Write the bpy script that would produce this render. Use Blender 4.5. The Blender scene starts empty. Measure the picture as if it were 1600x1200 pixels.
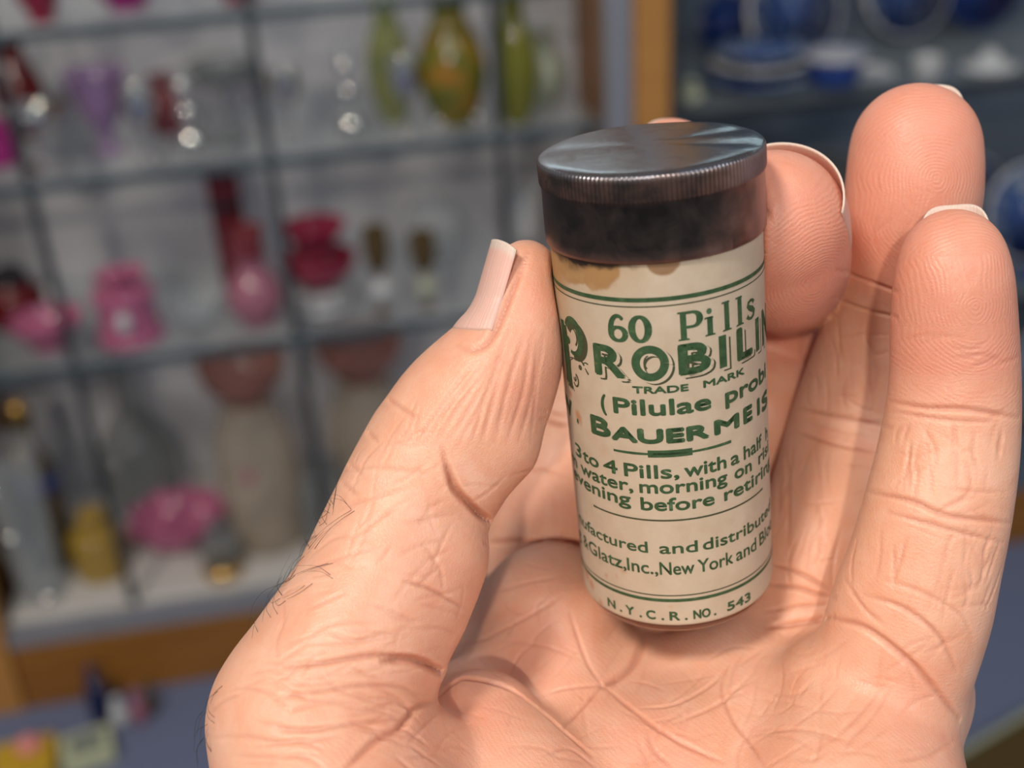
import bpy, bmesh, math, random
import numpy as np
from mathutils import Vector, Matrix
from mathutils.bvhtree import BVHTree

random.seed(7); rng = np.random.default_rng(7)
S = bpy.context.scene
COL = S.collection

# ------------------------------------------------------------------ camera
T_, R_ = math.radians(28), math.radians(3.5)
CAM = np.array([0, 0, 1.10])
FWD = np.array([0, math.cos(T_), -math.sin(T_)])
_up = np.array([0, math.sin(T_), math.cos(T_)]); _rt = np.array([1., 0, 0])
RT = _rt * math.cos(R_) - _up * math.sin(R_)
UP = _rt * math.sin(R_) + _up * math.cos(R_)
FPX = 1900.0
cd = bpy.data.cameras.new('camera'); cam = bpy.data.objects.new('camera', cd); COL.objects.link(cam)
cam.matrix_world = Matrix(((RT[0], UP[0], -FWD[0], CAM[0]), (RT[1], UP[1], -FWD[1], CAM[1]), (RT[2], UP[2], -FWD[2], CAM[2]), (0, 0, 0, 1)))
cd.sensor_width = 36; cd.lens = 36 * FPX / 1600; cd.clip_start = .01; cd.clip_end = 50
cd.dof.use_dof = True; cd.dof.focus_distance = .152; cd.dof.aperture_fstop = 14.0
S.camera = cam
S.view_settings.view_transform = 'Standard'; S.view_settings.look = 'None'
S.view_settings.exposure = 0.0; S.view_settings.gamma = 1.0
S.view_settings.use_curve_mapping = False

def c2w(P):                       # measured millimetres (right, down, forward from the eye) -> world metres
    P = np.asarray(P, float) / 1000
    return CAM + P[..., 0:1] * RT - P[..., 1:2] * UP + P[..., 2:3] * FWD
def K(px, py, z): return np.array([(px - 800) * z / FPX, (py - 600) * z / FPX, z])
def ray(px, py):
    d = FWD + RT * (px - 800) / FPX - UP * (py - 600) / FPX
    return d / np.linalg.norm(d)

# ------------------------------------------------------------------ world and lights
W = bpy.data.worlds.new('world'); S.world = W; W.use_nodes = True
W.node_tree.nodes['Background'].inputs[0].default_value = (.62, .70, .80, 1)
W.node_tree.nodes['Background'].inputs[1].default_value = .28
def area(name, loc, target, sx, sy, power, col):
    l = bpy.data.lights.new(name, 'AREA'); l.shape = 'RECTANGLE'; l.size = sx; l.size_y = sy
    l.energy = power; l.color = col
    o = bpy.data.objects.new(name, l); COL.objects.link(o); o.location = loc
    o.rotation_euler = (Vector(target) - Vector(loc)).to_track_quat('-Z', 'Y').to_euler()
    return o
area('cabinet_fill_light', (.9, -.9, 2.6), (.5, 1.2, .6), .6, 1.2, 14, (.86, .93, 1))  # unseen cool fill light added to brighten the cabinets
for nm, lc, pw, cl, sz in (('ceiling_and_fill_spot', (-.85, -.75, 2.85), 152, (1, .90, .78), .20), ('ceiling_and_fill_spot', (-.25, -1.5, 1.95), 60, (1, .88, .74), .035)):  # second lamp is an unseen camera-side fill, added for palm and glints
    l = bpy.data.lights.new(nm, 'POINT'); l.energy = pw; l.color = cl; l.shadow_soft_size = sz
    o = bpy.data.objects.new(nm, l); COL.objects.link(o); o.location = lc

# ------------------------------------------------------------------ helpers
def tag(o, label=None, cat=None, group=None, kind=None):
    if label: o['label'] = label
    if cat: o['category'] = cat
    if group: o['group'] = group
    if kind: o['kind'] = kind
    return o
def mesh_obj(name, V, F, mat, parent=None, smooth=True):
    me = bpy.data.meshes.new(name)
    me.from_pydata([tuple(v) for v in V], [], [tuple(f) for f in F]); me.update()
    if smooth: me.polygons.foreach_set('use_smooth', [True] * len(me.polygons))
    o = bpy.data.objects.new(name, me); COL.objects.link(o)
    if mat: me.materials.append(mat)
    if parent: o.parent = parent
    return o
def empty(name, M=None, loc=None, rz=0, parent=None):
    o = bpy.data.objects.new(name, None); COL.objects.link(o); o.empty_display_size = .02
    if M is not None: o.matrix_world = M
    if loc is not None: o.location = loc; o.rotation_euler = (0, 0, rz)
    return o
class Nt:
    def __init__(s, name):
        s.m = bpy.data.materials.new(name); s.m.use_nodes = True
        s.t = s.m.node_tree; s.b = s.t.nodes['Principled BSDF']; s.out = s.t.nodes['Material Output']
    def n(s, typ, **kw):
        nd = s.t.nodes.new(typ)
        for k, v in kw.items():
            if k.startswith('i_'):
                key = k[2:]; key = int(key) if key.isdigit() else key
                nd.inputs[key].default_value = v
            else: setattr(nd, k, v)
        return nd
    def l(s, a, b): s.t.links.new(a, b)
    def set(s, **kw):
        for k, v in kw.items(): s.b.inputs[k.replace('_', ' ')].default_value = v
        return s
    def mix(s, fac, a, b):
        nd = s.n('ShaderNodeMix', data_type='RGBA')
        for i, x in ((0, fac), (6, a), (7, b)):
            if isinstance(x, bpy.types.NodeSocket): s.l(x, nd.inputs[i])
            elif isinstance(x, (int, float)): nd.inputs[i].default_value = x
            else: nd.inputs[i].default_value = (*x[:3], 1)
        return nd.outputs[2]
    def math(s, op, a, b=0.0, c=None):
        nd = s.n('ShaderNodeMath', operation=op)
        for i, x in enumerate((a, b) if c is None else (a, b, c)):
            if isinstance(x, bpy.types.NodeSocket): s.l(x, nd.inputs[i])
            else: nd.inputs[i].default_value = x
        return nd.outputs[0]
    def noise(s, scale, detail=4, rough=.55, vec=None, dist=0):
        nd = s.n('ShaderNodeTexNoise', i_Scale=scale, i_Detail=detail, i_Roughness=rough, i_Distortion=dist)
        if vec is None:
            vec = s.n('ShaderNodeTexCoord').outputs['Object']
        s.l(vec, nd.inputs['Vector']); return nd.outputs[0]
    def ramp(s, fac, stops):
        nd = s.n('ShaderNodeValToRGB'); cr = nd.color_ramp
        while len(cr.elements) < len(stops): cr.elements.new(.5)
        for e, (p, c) in zip(cr.elements, stops):
            e.position = p; e.color = (*c[:3], 1) if not isinstance(c, (int, float)) else (c, c, c, 1)
        s.l(fac, nd.inputs[0]); return nd.outputs[0]
    def attr(s, name): return s.n('ShaderNodeAttribute', attribute_name=name)
    def bump(s, h, strength, dist, prev=None):
        nd = s.n('ShaderNodeBump', i_Strength=strength, i_Distance=dist)
        s.l(h, nd.inputs['Height'])
        if prev is not None: s.l(prev, nd.inputs['Normal'])
        return nd.outputs[0]
def add_attr(me, name, arr, typ='FLOAT'):
    a = me.attributes.new(name, typ, 'POINT')
    a.data.foreach_set('value' if typ == 'FLOAT' else 'vector', np.asarray(arr, np.float32).ravel())

# ------------------------------------------------------------------ the hand: one continuous surface
VX = .5
GMIN = np.array([-52., -48., 62.]); GMAX = np.array([74., 168., 220.])
GN = np.ceil((GMAX - GMIN) / VX).astype(int)
BIG = 6.0
def new_field(): return np.full(GN, BIG, np.float32)
AX = [(GMIN[i] + VX * np.arange(GN[i])).astype(np.float32) for i in range(3)]
def smin(a, b, k):
    h = np.clip(.5 + .5 * (b - a) / k, 0, 1)
    return b * (1 - h) + a * h - k * h * (1 - h)
def cap(field, a, b, ra, rb, k, zs=1.0):          # tapered capsule blended into a field
    a = np.array(a, float); b = np.array(b, float)
    rr = max(ra, rb) + BIG
    lo = np.minimum(a, b) - rr; hi = np.maximum(a, b) + rr
    i0 = np.clip(((lo - GMIN) / VX).astype(int), 0, GN); i1 = np.clip(((hi - GMIN) / VX).astype(int) + 1, 0, GN)
    if (i1 <= i0).any(): return
    sl = tuple(slice(i0[i], i1[i]) for i in range(3))
    x, y, z = (AX[i][sl[i]] for i in range(3))
    x = x[:, None, None] - a[0]; y = y[None, :, None] - a[1]; z = (z[None, None, :] - a[2]) / zs
    d = b - a; d[2] /= zs; dd = max(float(d @ d), 1e-6)
    t = np.clip((x * d[0] + y * d[1] + z * d[2]) / dd, 0, 1)
    q = np.sqrt((x - t * d[0]) ** 2 + (y - t * d[1]) ** 2 + (z - t * d[2]) ** 2) - (ra + (rb - ra) * t)
    q = np.minimum(q, BIG).astype(np.float32)
    field[sl] = smin(field[sl], q, k)
def px(p):                                       # (px, py, depth mm, radius px) -> centre mm, radius mm
    return K(p[0], p[1], p[2]), p[3] * p[2] / FPX
def chain(field, pts, k=1.5, zs=1.0):
    if len(pts) > 3:                             # a smooth curve through the joints
        P = np.array(pts, float); P = np.vstack([2 * P[0] - P[1], P, 2 * P[-1] - P[-2]]); out = []
        for i in range(1, len(P) - 2):
            for t in (0, .25, .5, .75):
                a, b, c, d = P[i - 1:i + 3]
                out.append(.5 * (2 * b + (c - a) * t + (2 * a - 5 * b + 4 * c - d) * t * t + (3 * b - a - 3 * c + d) * t ** 3))
        pts = out + [P[-2]]; k = .5
    q = [px(p) for p in pts]
    for (a, ra), (b, rb) in zip(q[:-1], q[1:]): cap(field, a, b, ra, rb, k, zs)

INDEX = [(880, 980, 199, 92), (868, 900, 202, 106), (868, 800, 205, 110), (900, 690, 206, 98), (945, 560, 205, 88),
         (990, 420, 196, 82), (1022, 330, 187, 79), (1048, 262, 180, 76)]
MIDDLE = [(1040, 1000, 192, 95), (1070, 880, 200, 98), (1130, 760, 205, 96), (1185, 640, 204, 92), (1212, 560, 207, 84), (1236, 465, 202, 76)]
MIDTIP = [(1238, 458, 199, 70), (1234, 438, 180, 80), (1222, 412, 168, 103), (1213, 365, 163, 109), (1208, 345, 161, 109)]
RING = [(1250, 1000, 180, 95), (1272, 910, 181, 104), (1290, 840, 183, 104), (1307, 760, 187, 97), (1328, 665, 190, 92), (1362, 560, 186, 89),
        (1398, 465, 180, 92), (1415, 380, 173, 98), (1427, 300, 169, 103), (1431, 232, 168, 100)]
PINKY = [(1390, 1060, 160, 118), (1420, 960, 158, 120), (1438, 900, 157, 115), (1463, 800, 156, 110), (1482, 700, 156, 104), (1491, 600, 155, 97),
         (1490, 510, 153, 94), (1490, 440, 151, 88), (1489, 405, 151, 78)]
THUMB = [(822, 424, 158, 49), (814, 480, 158, 66), (800, 540, 158, 82), (765, 600, 159, 103), (727, 655, 160, 118), (682, 725, 160, 119),
         (640, 800, 159, 118), (619, 872, 158, 132), (588, 945, 156, 136), (540, 1035, 154, 150), (497, 1125, 152, 166)]
PALM = new_field()
chain(PALM, [(862, 960, 185, 111), (868, 1060, 181, 108), (930, 1260, 165, 140)], 3)
chain(PALM, [(745, 1000, 192, 80), (862, 975, 188, 100)], 3)
chain(PALM, [(1000, 1110, 181, 118), (1060, 1250, 168, 160)], 4)
chain(PALM, [(1120, 1085, 177, 112), (1160, 1240, 166, 150)], 3)
chain(PALM, [(1195, 1030, 181, 102), (1200, 1200, 168, 140)], 4)
chain(PALM, [(1345, 1122, 163, 146), (1325, 1300, 154, 180)], 3)
chain(PALM, [(1000, 1110, 192, 105), (1330, 1100, 178, 110)], 4)
chain(PALM, [(1345, 1090, 172, 130), (1420, 1080, 165, 95)], 3)
chain(PALM, [(752, 1148, 164, 98), (800, 1290, 155, 140)], 1.2)
chain(PALM, [(650, 1222, 153, 112), (600, 1330, 148, 170)], 1.5)
chain(PALM, [(600, 1150, 164, 70), (860, 1050, 190, 70)], 4)
wr = [np.array([-2., 92, 128]), np.array([14., 96, 130]), np.array([28., 92, 128])]
for p, w_, r1 in (((1325, 1300, 154, 180), wr[2], 19), ((930, 1260, 165, 140), wr[1], 20), ((1060, 1250, 166, 160), wr[1], 20), ((1200, 1200, 168, 140), wr[2], 19),
                  ((800, 1270, 158, 150), wr[0], 19), ((600, 1330, 150, 170), wr[0], 19), ((1000, 1110, 192, 105), wr[1], 20)):
    a, ra = px(p); cap(PALM, a, w_, ra, r1, 4)
for w_ in wr: cap(PALM, w_, w_ + np.array([2., 66, -52]), 20, 25, 5)
a, ra = px((497, 1125, 152, 166)); cap(PALM, a, K(560, 1420, 140), ra, 15, 4); cap(PALM, K(560, 1420, 140), wr[0], 15, 19, 5)
def finger(pts, zs, k=1.6):
    f = new_field(); chain(f, pts, k, zs); return f
HAND = None
for pts, zs, kk in ((INDEX, .92, 1.0), (MIDDLE, .95, 4), (RING, .92, 3), (PINKY, .92, 2.5), (THUMB, 1.12, 1.6)):
    f = finger(pts, zs)
    if pts is MIDDLE: f = smin(f, finger(MIDTIP, 1.0), .9)
    if pts is THUMB:
        g = new_field(); chain(g, [(762, 690, 157, 82), (728, 742, 156, 66)]); f = smin(f, g, 1.5)
        g = new_field(); chain(g, [(672, 868, 156, 88), (648, 940, 155, 80)]); f = smin(f, g, 2.5)
        g = new_field(); chain(g, [(626, 676, 160, 32), (584, 744, 160, 26)]); f = smin(f, g, 3)
    f = smin(f, PALM, kk)
    HAND = f if HAND is None else smin(HAND, f, .35)
del f, PALM

# the bottle the hand closes on (axis through the lid centre, measured)
B_A = np.array([16.833, -29.219, 148.632]); B_D = np.array([-.10836085, -.91059539, -.39884078])
B_N = np.array([-.08820792, .40842788, -.90851859]); B_X = np.array([.99019053, -.06326693, -.12457932])
RB, RL = 13.31, 14.0
def carve(field):
    X, Y, Z = np.meshgrid(*AX, indexing='ij', sparse=True)
    h = (X - B_A[0]) * B_D[0] + (Y - B_A[1]) * B_D[1] + (Z - B_A[2]) * B_D[2]
    r = np.sqrt(np.maximum((X - B_A[0]) ** 2 + (Y - B_A[1]) ** 2 + (Z - B_A[2]) ** 2 - h * h, 0))
    body = np.maximum(r - RB - .15, np.maximum(-63.5 - h, h - 2))
    lid = np.maximum(r - RL - .15, np.maximum(-10.8 - h, h - .5))
    c = np.minimum(body, lid).astype(np.float32)
    return -smin(-field, c, .5)
HAND = carve(HAND)
for ax in range(3):                              # close the cut end of the forearm
    idx = [slice(None)] * 3
    for e in (0, -1):
        idx[ax] = e; HAND[tuple(idx)] = 1.0; idx[ax] = slice(None)

def surface_nets(f):
    s = f < 0
    c = np.zeros(tuple(n - 1 for n in f.shape), np.uint8)
    for dx in (0, 1):
        for dy in (0, 1):
            for dz in (0, 1):
                c += s[dx:f.shape[0] - 1 + dx, dy:f.shape[1] - 1 + dy, dz:f.shape[2] - 1 + dz]
    act = (c > 0) & (c < 8)
    I = np.argwhere(act); idx = np.full(act.shape, -1, np.int32); idx[act] = np.arange(len(I))
    acc = np.zeros((len(I), 3)); cnt = np.zeros(len(I))
    corners = [(a, b, d) for a in (0, 1) for b in (0, 1) for d in (0, 1)]
    val = {o: f[I[:, 0] + o[0], I[:, 1] + o[1], I[:, 2] + o[2]] for o in corners}
    for o in corners:
        for ax in range(3):
            if o[ax]: continue
            p = list(o); p[ax] = 1; p = tuple(p)
            v0, v1 = val[o], val[p]; m = (v0 < 0) != (v1 < 0)
            t = np.where(m, v0 / np.where(m, v0 - v1, 1), 0)
            pos = np.tile(np.array(o, float), (len(I), 1)); pos[:, ax] = t
            acc[m] += pos[m]; cnt[m] += 1
    V = GMIN + VX * (I + acc / cnt[:, None])
    Q = []
    for ax in range(3):
        u, v = (ax + 1) % 3, (ax + 2) % 3
        sl0 = [slice(1, -1)] * 3; sl1 = [slice(1, -1)] * 3
        sl0[ax] = slice(0, -1); sl1[ax] = slice(1, None)
        a, b = s[tuple(sl0)], s[tuple(sl1)]
        for flip, m in ((False, a & ~b), (True, ~a & b)):
            E = np.argwhere(m)
            off = np.ones(3, int); off[ax] = 0
            E = E + off
            def g(du, dv):
                q = E.copy(); q[:, u] -= du; q[:, v] -= dv
                return idx[q[:, 0], q[:, 1], q[:, 2]]
            quad = np.stack([g(0, 0), g(1, 0), g(1, 1), g(0, 1)], 1)
            if flip: quad = quad[:, ::-1]
            Q.append(quad)
    Q = np.concatenate(Q); Q = Q[(Q >= 0).all(1)]
    return V, Q
HV, HQ = surface_nets(HAND); del HAND
# keep the largest body only, relax the net a little
def relax(V, Q, n, amt=.5):
    e = np.concatenate([Q[:, [0, 1]], Q[:, [1, 2]], Q[:, [2, 3]], Q[:, [3, 0]]])
    e = np.concatenate([e, e[:, ::-1]])
    cnt = np.bincount(e[:, 0], minlength=len(V)).astype(float)
    for i in range(n):
        for lam in (amt, -amt * .98):
            av = np.stack([np.bincount(e[:, 0], V[e[:, 1], j], len(V)) for j in range(3)], 1) / np.maximum(cnt, 1)[:, None]
            V = V + lam * (av - V)
    return V
HV = relax(HV, HQ, 6)
def vnormals(V, Q):
    fn = np.cross(V[Q[:, 2]] - V[Q[:, 0]], V[Q[:, 3]] - V[Q[:, 1]])
    N = np.zeros_like(V)
    for j in range(4):
        for k in range(3): N[:, k] += np.bincount(Q[:, j], fn[:, k], len(V))
    return N / np.maximum(np.linalg.norm(N, axis=1, keepdims=True), 1e-9)
def subdivide(V, Q):                             # each quad into four
    e = np.concatenate([Q[:, [0, 1]], Q[:, [1, 2]], Q[:, [2, 3]], Q[:, [3, 0]]]); e.sort(axis=1)
    key = e[:, 0].astype(np.int64) * len(V) + e[:, 1]
    uq, inv = np.unique(key, return_inverse=True)
    a, b = uq // len(V), uq % len(V)
    n0 = len(V); n1 = n0 + len(uq); m = len(Q)
    fc = V[Q].mean(1)
    V2 = np.concatenate([V, (V[a] + V[b]) / 2, fc])
    E = [n0 + inv[i * m:(i + 1) * m] for i in range(4)]; c = n1 + np.arange(m)
    Q2 = np.concatenate([np.stack([Q[:, 0], E[0], c, E[3]], 1), np.stack([E[0], Q[:, 1], E[1], c], 1),
                         np.stack([c, E[1], Q[:, 2], E[2]], 1), np.stack([E[3], c, E[2], Q[:, 3]], 1)])
    return V2, Q2
# only the part near the bottle needs the fine net: everything is refined once
HV, HQ = subdivide(HV, HQ); HV = relax(HV, HQ, 3)
HN = vnormals(HV, HQ)
if ((HV - HV.mean(0)) * HN).sum(1).mean() < 0: HQ = HQ[:, ::-1].copy(); HN = -HN
print('hand verts', len(HV))
BVH = BVHTree.FromPolygons([tuple(v) for v in HV], [tuple(int(i) for i in q) for q in HQ])
def on_hand(x, y):                               # the point of the skin seen at a pixel of the photograph
    d = Vector((( x - 800) / FPX, (y - 600) / FPX, 1)).normalized()
    h = BVH.ray_cast(Vector((0, 0, 0)), d)
    return None if h[0] is None else np.array(h[0])

# ---- skin folds pressed into the surface
HV0 = HV.copy()
CRV = np.zeros(len(HV))
def fold(pts, w=.45, depth=.4, lip=.12, fade=1):
    P = np.array(pts, float)
    if len(P) > 2:
        Q = np.vstack([2 * P[0] - P[1], P, 2 * P[-1] - P[-2]]); out = []
        for i in range(1, len(Q) - 2):
            for t in np.linspace(0, 1, 8, endpoint=False):
                a, b, c, d = Q[i - 1:i + 3]
                out.append(.5 * (2 * b + (c - a) * t + (2 * a - 5 * b + 4 * c - d) * t * t + (3 * b - a - 3 * c + d) * t ** 3))
        P = np.array(out + [P[-1]])
    L = np.r_[0, np.cumsum(np.linalg.norm(np.diff(P, axis=0), axis=1))]
    n = max(int(L[-1] / 3), 3); s = np.linspace(0, L[-1], n)
    X = np.interp(s, L, P[:, 0]); Y = np.interp(s, L, P[:, 1])
    q = [(on_hand(x, y), u) for x, y, u in zip(X, Y, s / max(L[-1], 1e-6))]
    q = [(p, u) for p, u in q if p is not None]
    if len(q) < 2: return
    Z = np.median([p[2] for p, u in q])
    pts3 = np.array([p for p, u in q]); us = np.array([u for p, u in q])
    R = w * 3.2
    lo, hi = pts3.min(0) - R, pts3.max(0) + R
    m = np.where(((HV0 > lo) & (HV0 < hi)).all(1) & (HN[:, 2] < .45))[0]
    if not len(m): return
    best = np.full(len(m), 1e9); bu = np.zeros(len(m))
    for p, u in zip(pts3, us):
        d = ((HV0[m] - p) ** 2).sum(1); c = d < best; best[c] = d[c]; bu[c] = u
    d = np.sqrt(best); d = np.maximum(d - .06, 0)
    a = depth * (np.clip(4 * bu, 0, 1) * (np.clip(4 * (1 - bu), 0, 1) if fade == 1 else 1) * .75 + .25)
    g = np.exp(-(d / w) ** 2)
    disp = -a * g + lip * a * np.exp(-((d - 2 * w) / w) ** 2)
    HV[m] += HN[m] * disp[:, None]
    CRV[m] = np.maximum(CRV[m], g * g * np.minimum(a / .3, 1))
F_ = [  # thumb
 ([(690, 700), (704, 745), (730, 784), (757, 812)], .5, .6), ([(535, 738), (589, 730), (662, 740)], .35, .16),
 ([(626, 787), (590, 812), (548, 843)], .4, .15), ([(589, 854), (530, 872), (470, 895)], .35, .14), ([(650, 760), (590, 775), (520, 800)], .35, .12),
 ([(631, 908), (672, 921), (713, 944), (728, 950)], .45, .45), ([(662, 849), (688, 890), (693, 926)], .4, .15),
 ([(445, 1042), (507, 1035), (589, 1024), (662, 1030), (684, 1047)], .55, .62), ([(430, 1090), (558, 1072), (631, 1076), (666, 1102)], .5, .35),
 ([(400, 1128), (470, 1140), (569, 1128), (650, 1120)], .5, .35), ([(684, 1094), (652, 1106), (624, 1138), (588, 1157), (540, 1199)], .7, .85),
 ([(486, 985), (540, 972), (590, 975)], .4, .15), ([(420, 1060), (480, 1092), (560, 1100)], .4, .2), ([(380, 1150), (450, 1160), (530, 1150)], .4, .22),
 ([(360, 1180), (430, 1182), (500, 1178)], .4, .18), ([(470, 1005), (560, 1003), (640, 990)], .4, .15), ([(600, 690), (570, 720), (548, 770)], .4, .15),
 ([(640, 640), (612, 680), (590, 720)], .35, .12), ([(780, 590), (768, 640), (752, 690)], .35, .12),
 # palm
 ([(681, 1093), (705, 1070), (731, 1060), (792, 1074), (841, 1107), (879, 1140), (924, 1180)], .6, .8),
 ([(942, 1072), (920, 1040), (905, 1002), (890, 957)], .45, .35), ([(942, 1072), (968, 1056), (990, 1035), (1004, 1008), (1006, 990)], .9, 1.1),
 ([(942, 1070), (905, 1111), (880, 1140)], .5, .5), ([(942, 1070), (991, 1111), (1055, 1156), (1130, 1192)], .5, .5),
 ([(942, 1070), (890, 1075), (850, 1085)], .4, .2), ([(1002, 1107), (1055, 1100), (1111, 1070), (1137, 1040)], .4, .35),
 ([(1134, 1047), (1126, 1077), (1145, 1126), (1167, 1156), (1196, 1199)], .4, .4), ([(1055, 1130), (1122, 1100), (1180, 1050)], .35, .22),
 ([(1170, 1150), (1250, 1140), (1330, 1160)], .4, .18), ([(1306, 1151), (1345, 1115), (1382, 1070)], .35, .2), ([(1322, 1162), (1360, 1125), (1392, 1080)], .35, .15),
 ([(1400, 1190), (1450, 1180), (1490, 1160)], .4, .2), ([(708, 1010), (755, 999), (830, 961), (880, 930)], .4, .25), ([(760, 930), (820, 912), (880, 900)], .4, .15),
 ([(775, 1000), (850, 1010), (905, 1030)], .4, .15), ([(1010, 1140), (1020, 1170), (1050, 1199)], .4, .25), ([(850, 1180), (890, 1170), (930, 1199)], .4, .2),
 ([(1203, 980), (1240, 975), (1279, 968), (1302, 962)], .7, .9), ([(1300, 965), (1355, 983), (1425, 1037), (1474, 1092), (1500, 1124)], .7, .95),
 ([(1195, 878), (1252, 897), (1304, 926)], .5, .5), ([(1195, 912), (1241, 918), (1279, 929), (1306, 934)], .5, .6), ([(1195, 955), (1250, 948), (1296, 945)], .45, .3),
 ([(1242, 636), (1317, 653), (1392, 668)], .5, .55), ([(1240, 672), (1295, 691), (1370, 709)], .5, .55), ([(1250, 655), (1310, 672), (1380, 688)], .3, .12),
 ([(1308, 421), (1350, 437), (1402, 456)], .5, .6), ([(1300, 465), (1350, 483), (1402, 496)], .5, .6),
 ([(1390, 627), (1447, 637), (1512, 640), (1592, 653)], .5, .6), ([(1392, 642), (1479, 656), (1550, 659)], .4, .35),
 ([(1355, 768), (1425, 783), (1479, 805), (1580, 818)], .5, .6), ([(1385, 800), (1479, 826), (1568, 848)], .45, .4), ([(1479, 764), (1525, 768), (1571, 769)], .3, .15),
 ([(1350, 929), (1414, 951), (1468, 994), (1495, 1050)], .5, .45), ([(1380, 905), (1440, 925), (1500, 960), (1520, 1000)], .4, .2), ([(1320, 905), (1350, 950), (1380, 975)], .4, .25),
 ([(845, 655), (862, 662), (885, 668)], .6, .6), ([(845, 640), (862, 646), (885, 652)], .5, .3), ([(800, 742), (840, 735), (890, 745)], .4, .2)]
for p, w, d in F_:
    palm = p[0][1] > 950 and p[0][0] > 690 and d < .6
    fold(p, max(w * .55, .25), d * (.62 if d > .3 else .75) * (1.0 if palm else 1), .05)
for p, w, d in (([(700, 735), (712, 765), (735, 790), (752, 806), (766, 816)], .42, 1.1), ([(600, 1032), (650, 1034), (678, 1044), (694, 1052)], .42, 1.1),
                ([(757, 848), (800, 846), (860, 848), (920, 849)], .4, .5), ([(652, 655), (612, 628), (598, 622)], .3, .18), ([(590, 690), (566, 668), (556, 662)], .3, .2), ([(568, 742), (540, 722), (530, 718)], .3, .18), ([(560, 775), (530, 752), (515, 748)], .3, .15)): fold(p, w, d , fade=2)
fold([(716, 540), (740, 547), (764, 533), (786, 490), (806, 440), (824, 395)], .45, .30)
for i in range(11):                              # long shallow wrinkles down the side of the thumb tip
    t = i / 10; x0, y0 = 745 + 105 * t, 560 - 50 * t + 20 * math.sin(9 * t)
    x1, y1 = 640 + 190 * t, 700 - 10 * t
    fold([(x0, y0), ((x0 + x1) / 2 + 8 * math.sin(5 * i), (y0 + y1) / 2), (x1, y1)], .28, .08 + .05 * rng.random(), .2)
def rl(x0, x1, y0, y1, n, ang, dang, ln, dep):
    for _ in range(n):
        x, y = rng.uniform(x0, x1), rng.uniform(y0, y1); a = math.radians(ang + rng.normal(0, dang)); l = ln * rng.uniform(.5, 1.3)
        c, s_ = math.cos(a) * l / 2, -math.sin(a) * l / 2; b = rng.normal(0, .08) * l
        fold([(x - c, y - s_), (x + b * math.sin(a), y + b * math.cos(a)), (x + c, y + s_)], .24, 1.05 * dep * rng.uniform(.5, 1.3), .1)
rl(560, 790, 640, 830, 26, 40, 30, 60, .07)      # back and side of the thumb
rl(430, 720, 830, 1040, 42, 25, 28, 75, .08)
rl(340, 680, 1040, 1199, 40, 5, 25, 80, .11)
rl(1255, 1370, 520, 640, 16, 92, 7, 80, .08); rl(1215, 1350, 720, 880, 22, 85, 8, 90, .09); rl(1260, 1380, 500, 900, 16, 5, 15, 50, .07)   # fingers, lengthwise
rl(1400, 1575, 665, 760, 22, 88, 8, 60, .08); rl(1370, 1560, 850, 940, 20, 80, 12, 70, .09); rl(1400, 1580, 500, 960, 24, 5, 18, 60, .07)
rl(1340, 1500, 220, 400, 5, 80, 15, 60, .05)
rl(700, 1000, 880, 1190, 34, 20, 35, 70, .07); rl(1000, 1290, 1010, 1190, 40, 40, 40, 80, .08); rl(1200, 1490, 1000, 1190, 30, 35, 35, 80, .06)

# ---- where each bit of skin lies along its finger: drives the fine ridges and the colour
ridge = np.zeros(len(HV)); ramp_ = np.zeros(len(HV)); blush = np.zeros(len(HV))
def near_chain(pts):
    q = [px(p)[0] for p in pts]; r = [px(p)[1] for p in pts]; s0 = 0
    best = np.full(len(HV0), 1e9); al = np.zeros(len(HV0)); ac = np.zeros(len(HV0))
    for i in range(len(q) - 1):
        a, b = q[i], q[i + 1]; d = b - a; L = np.linalg.norm(d); d = d / L
        rel = HV0 - a; t = np.clip(rel @ d, 0, L + (8 if i == len(q) - 2 else 0)); e = rel - t[:, None] * d
        dist = np.linalg.norm(e, axis=1) - r[i]
        side = np.cross(d, [0, 0, 1]); side /= np.linalg.norm(side)
        m = dist < best; best[m] = dist[m]; al[m] = s0 + t[m]; ac[m] = (e @ side)[m]; s0 += L
    return best, s0 - al, ac                     # gap, distance back from the tip centre, across
best_all = np.full(len(HV0), 2.5)
for pts, nm in ((INDEX, 0), (MIDDLE, 1), (RING, 2), (PINKY, 3), (THUMB[::-1], 4), (MIDTIP, 1)):
    g, al, ac = near_chain(pts)
    m = g < best_all; best_all[m] = g[m]
    core = 4.0
    dy = al[m] - core
    ph = np.where(dy < 0, np.sqrt(ac[m] ** 2 + dy ** 2), np.sqrt(ac[m] ** 2 + (dy * .8) ** 2))
    ph = np.where(dy > 6, ph + 0, ph)
    ridge[m] = ph; ramp_[m] = np.clip(1.3 - al[m] / 22, .25, 1) * (.3 if nm == 4 else 1)
    bl = np.clip(1.25 - al[m] / 17, 0, 1) * .75 + .35 * np.exp(-((al[m] - 13) / 4) ** 2)
    blush[m] = bl * (.25 if nm == 4 else 1)
pm = best_all >= 2.5
ridge[pm] = HV0[pm, 0] * .55 - HV0[pm, 1] * .75 + 1.2 * np.sin(HV0[pm, 0] * .12)
ramp_[pm] = .45
def ball(c, r, v):
    p = on_hand(*c)
    if p is None: return
    d = np.linalg.norm(HV0 - p, axis=1); blush[:] = blush + v * np.exp(-(d / r) ** 2)
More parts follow.
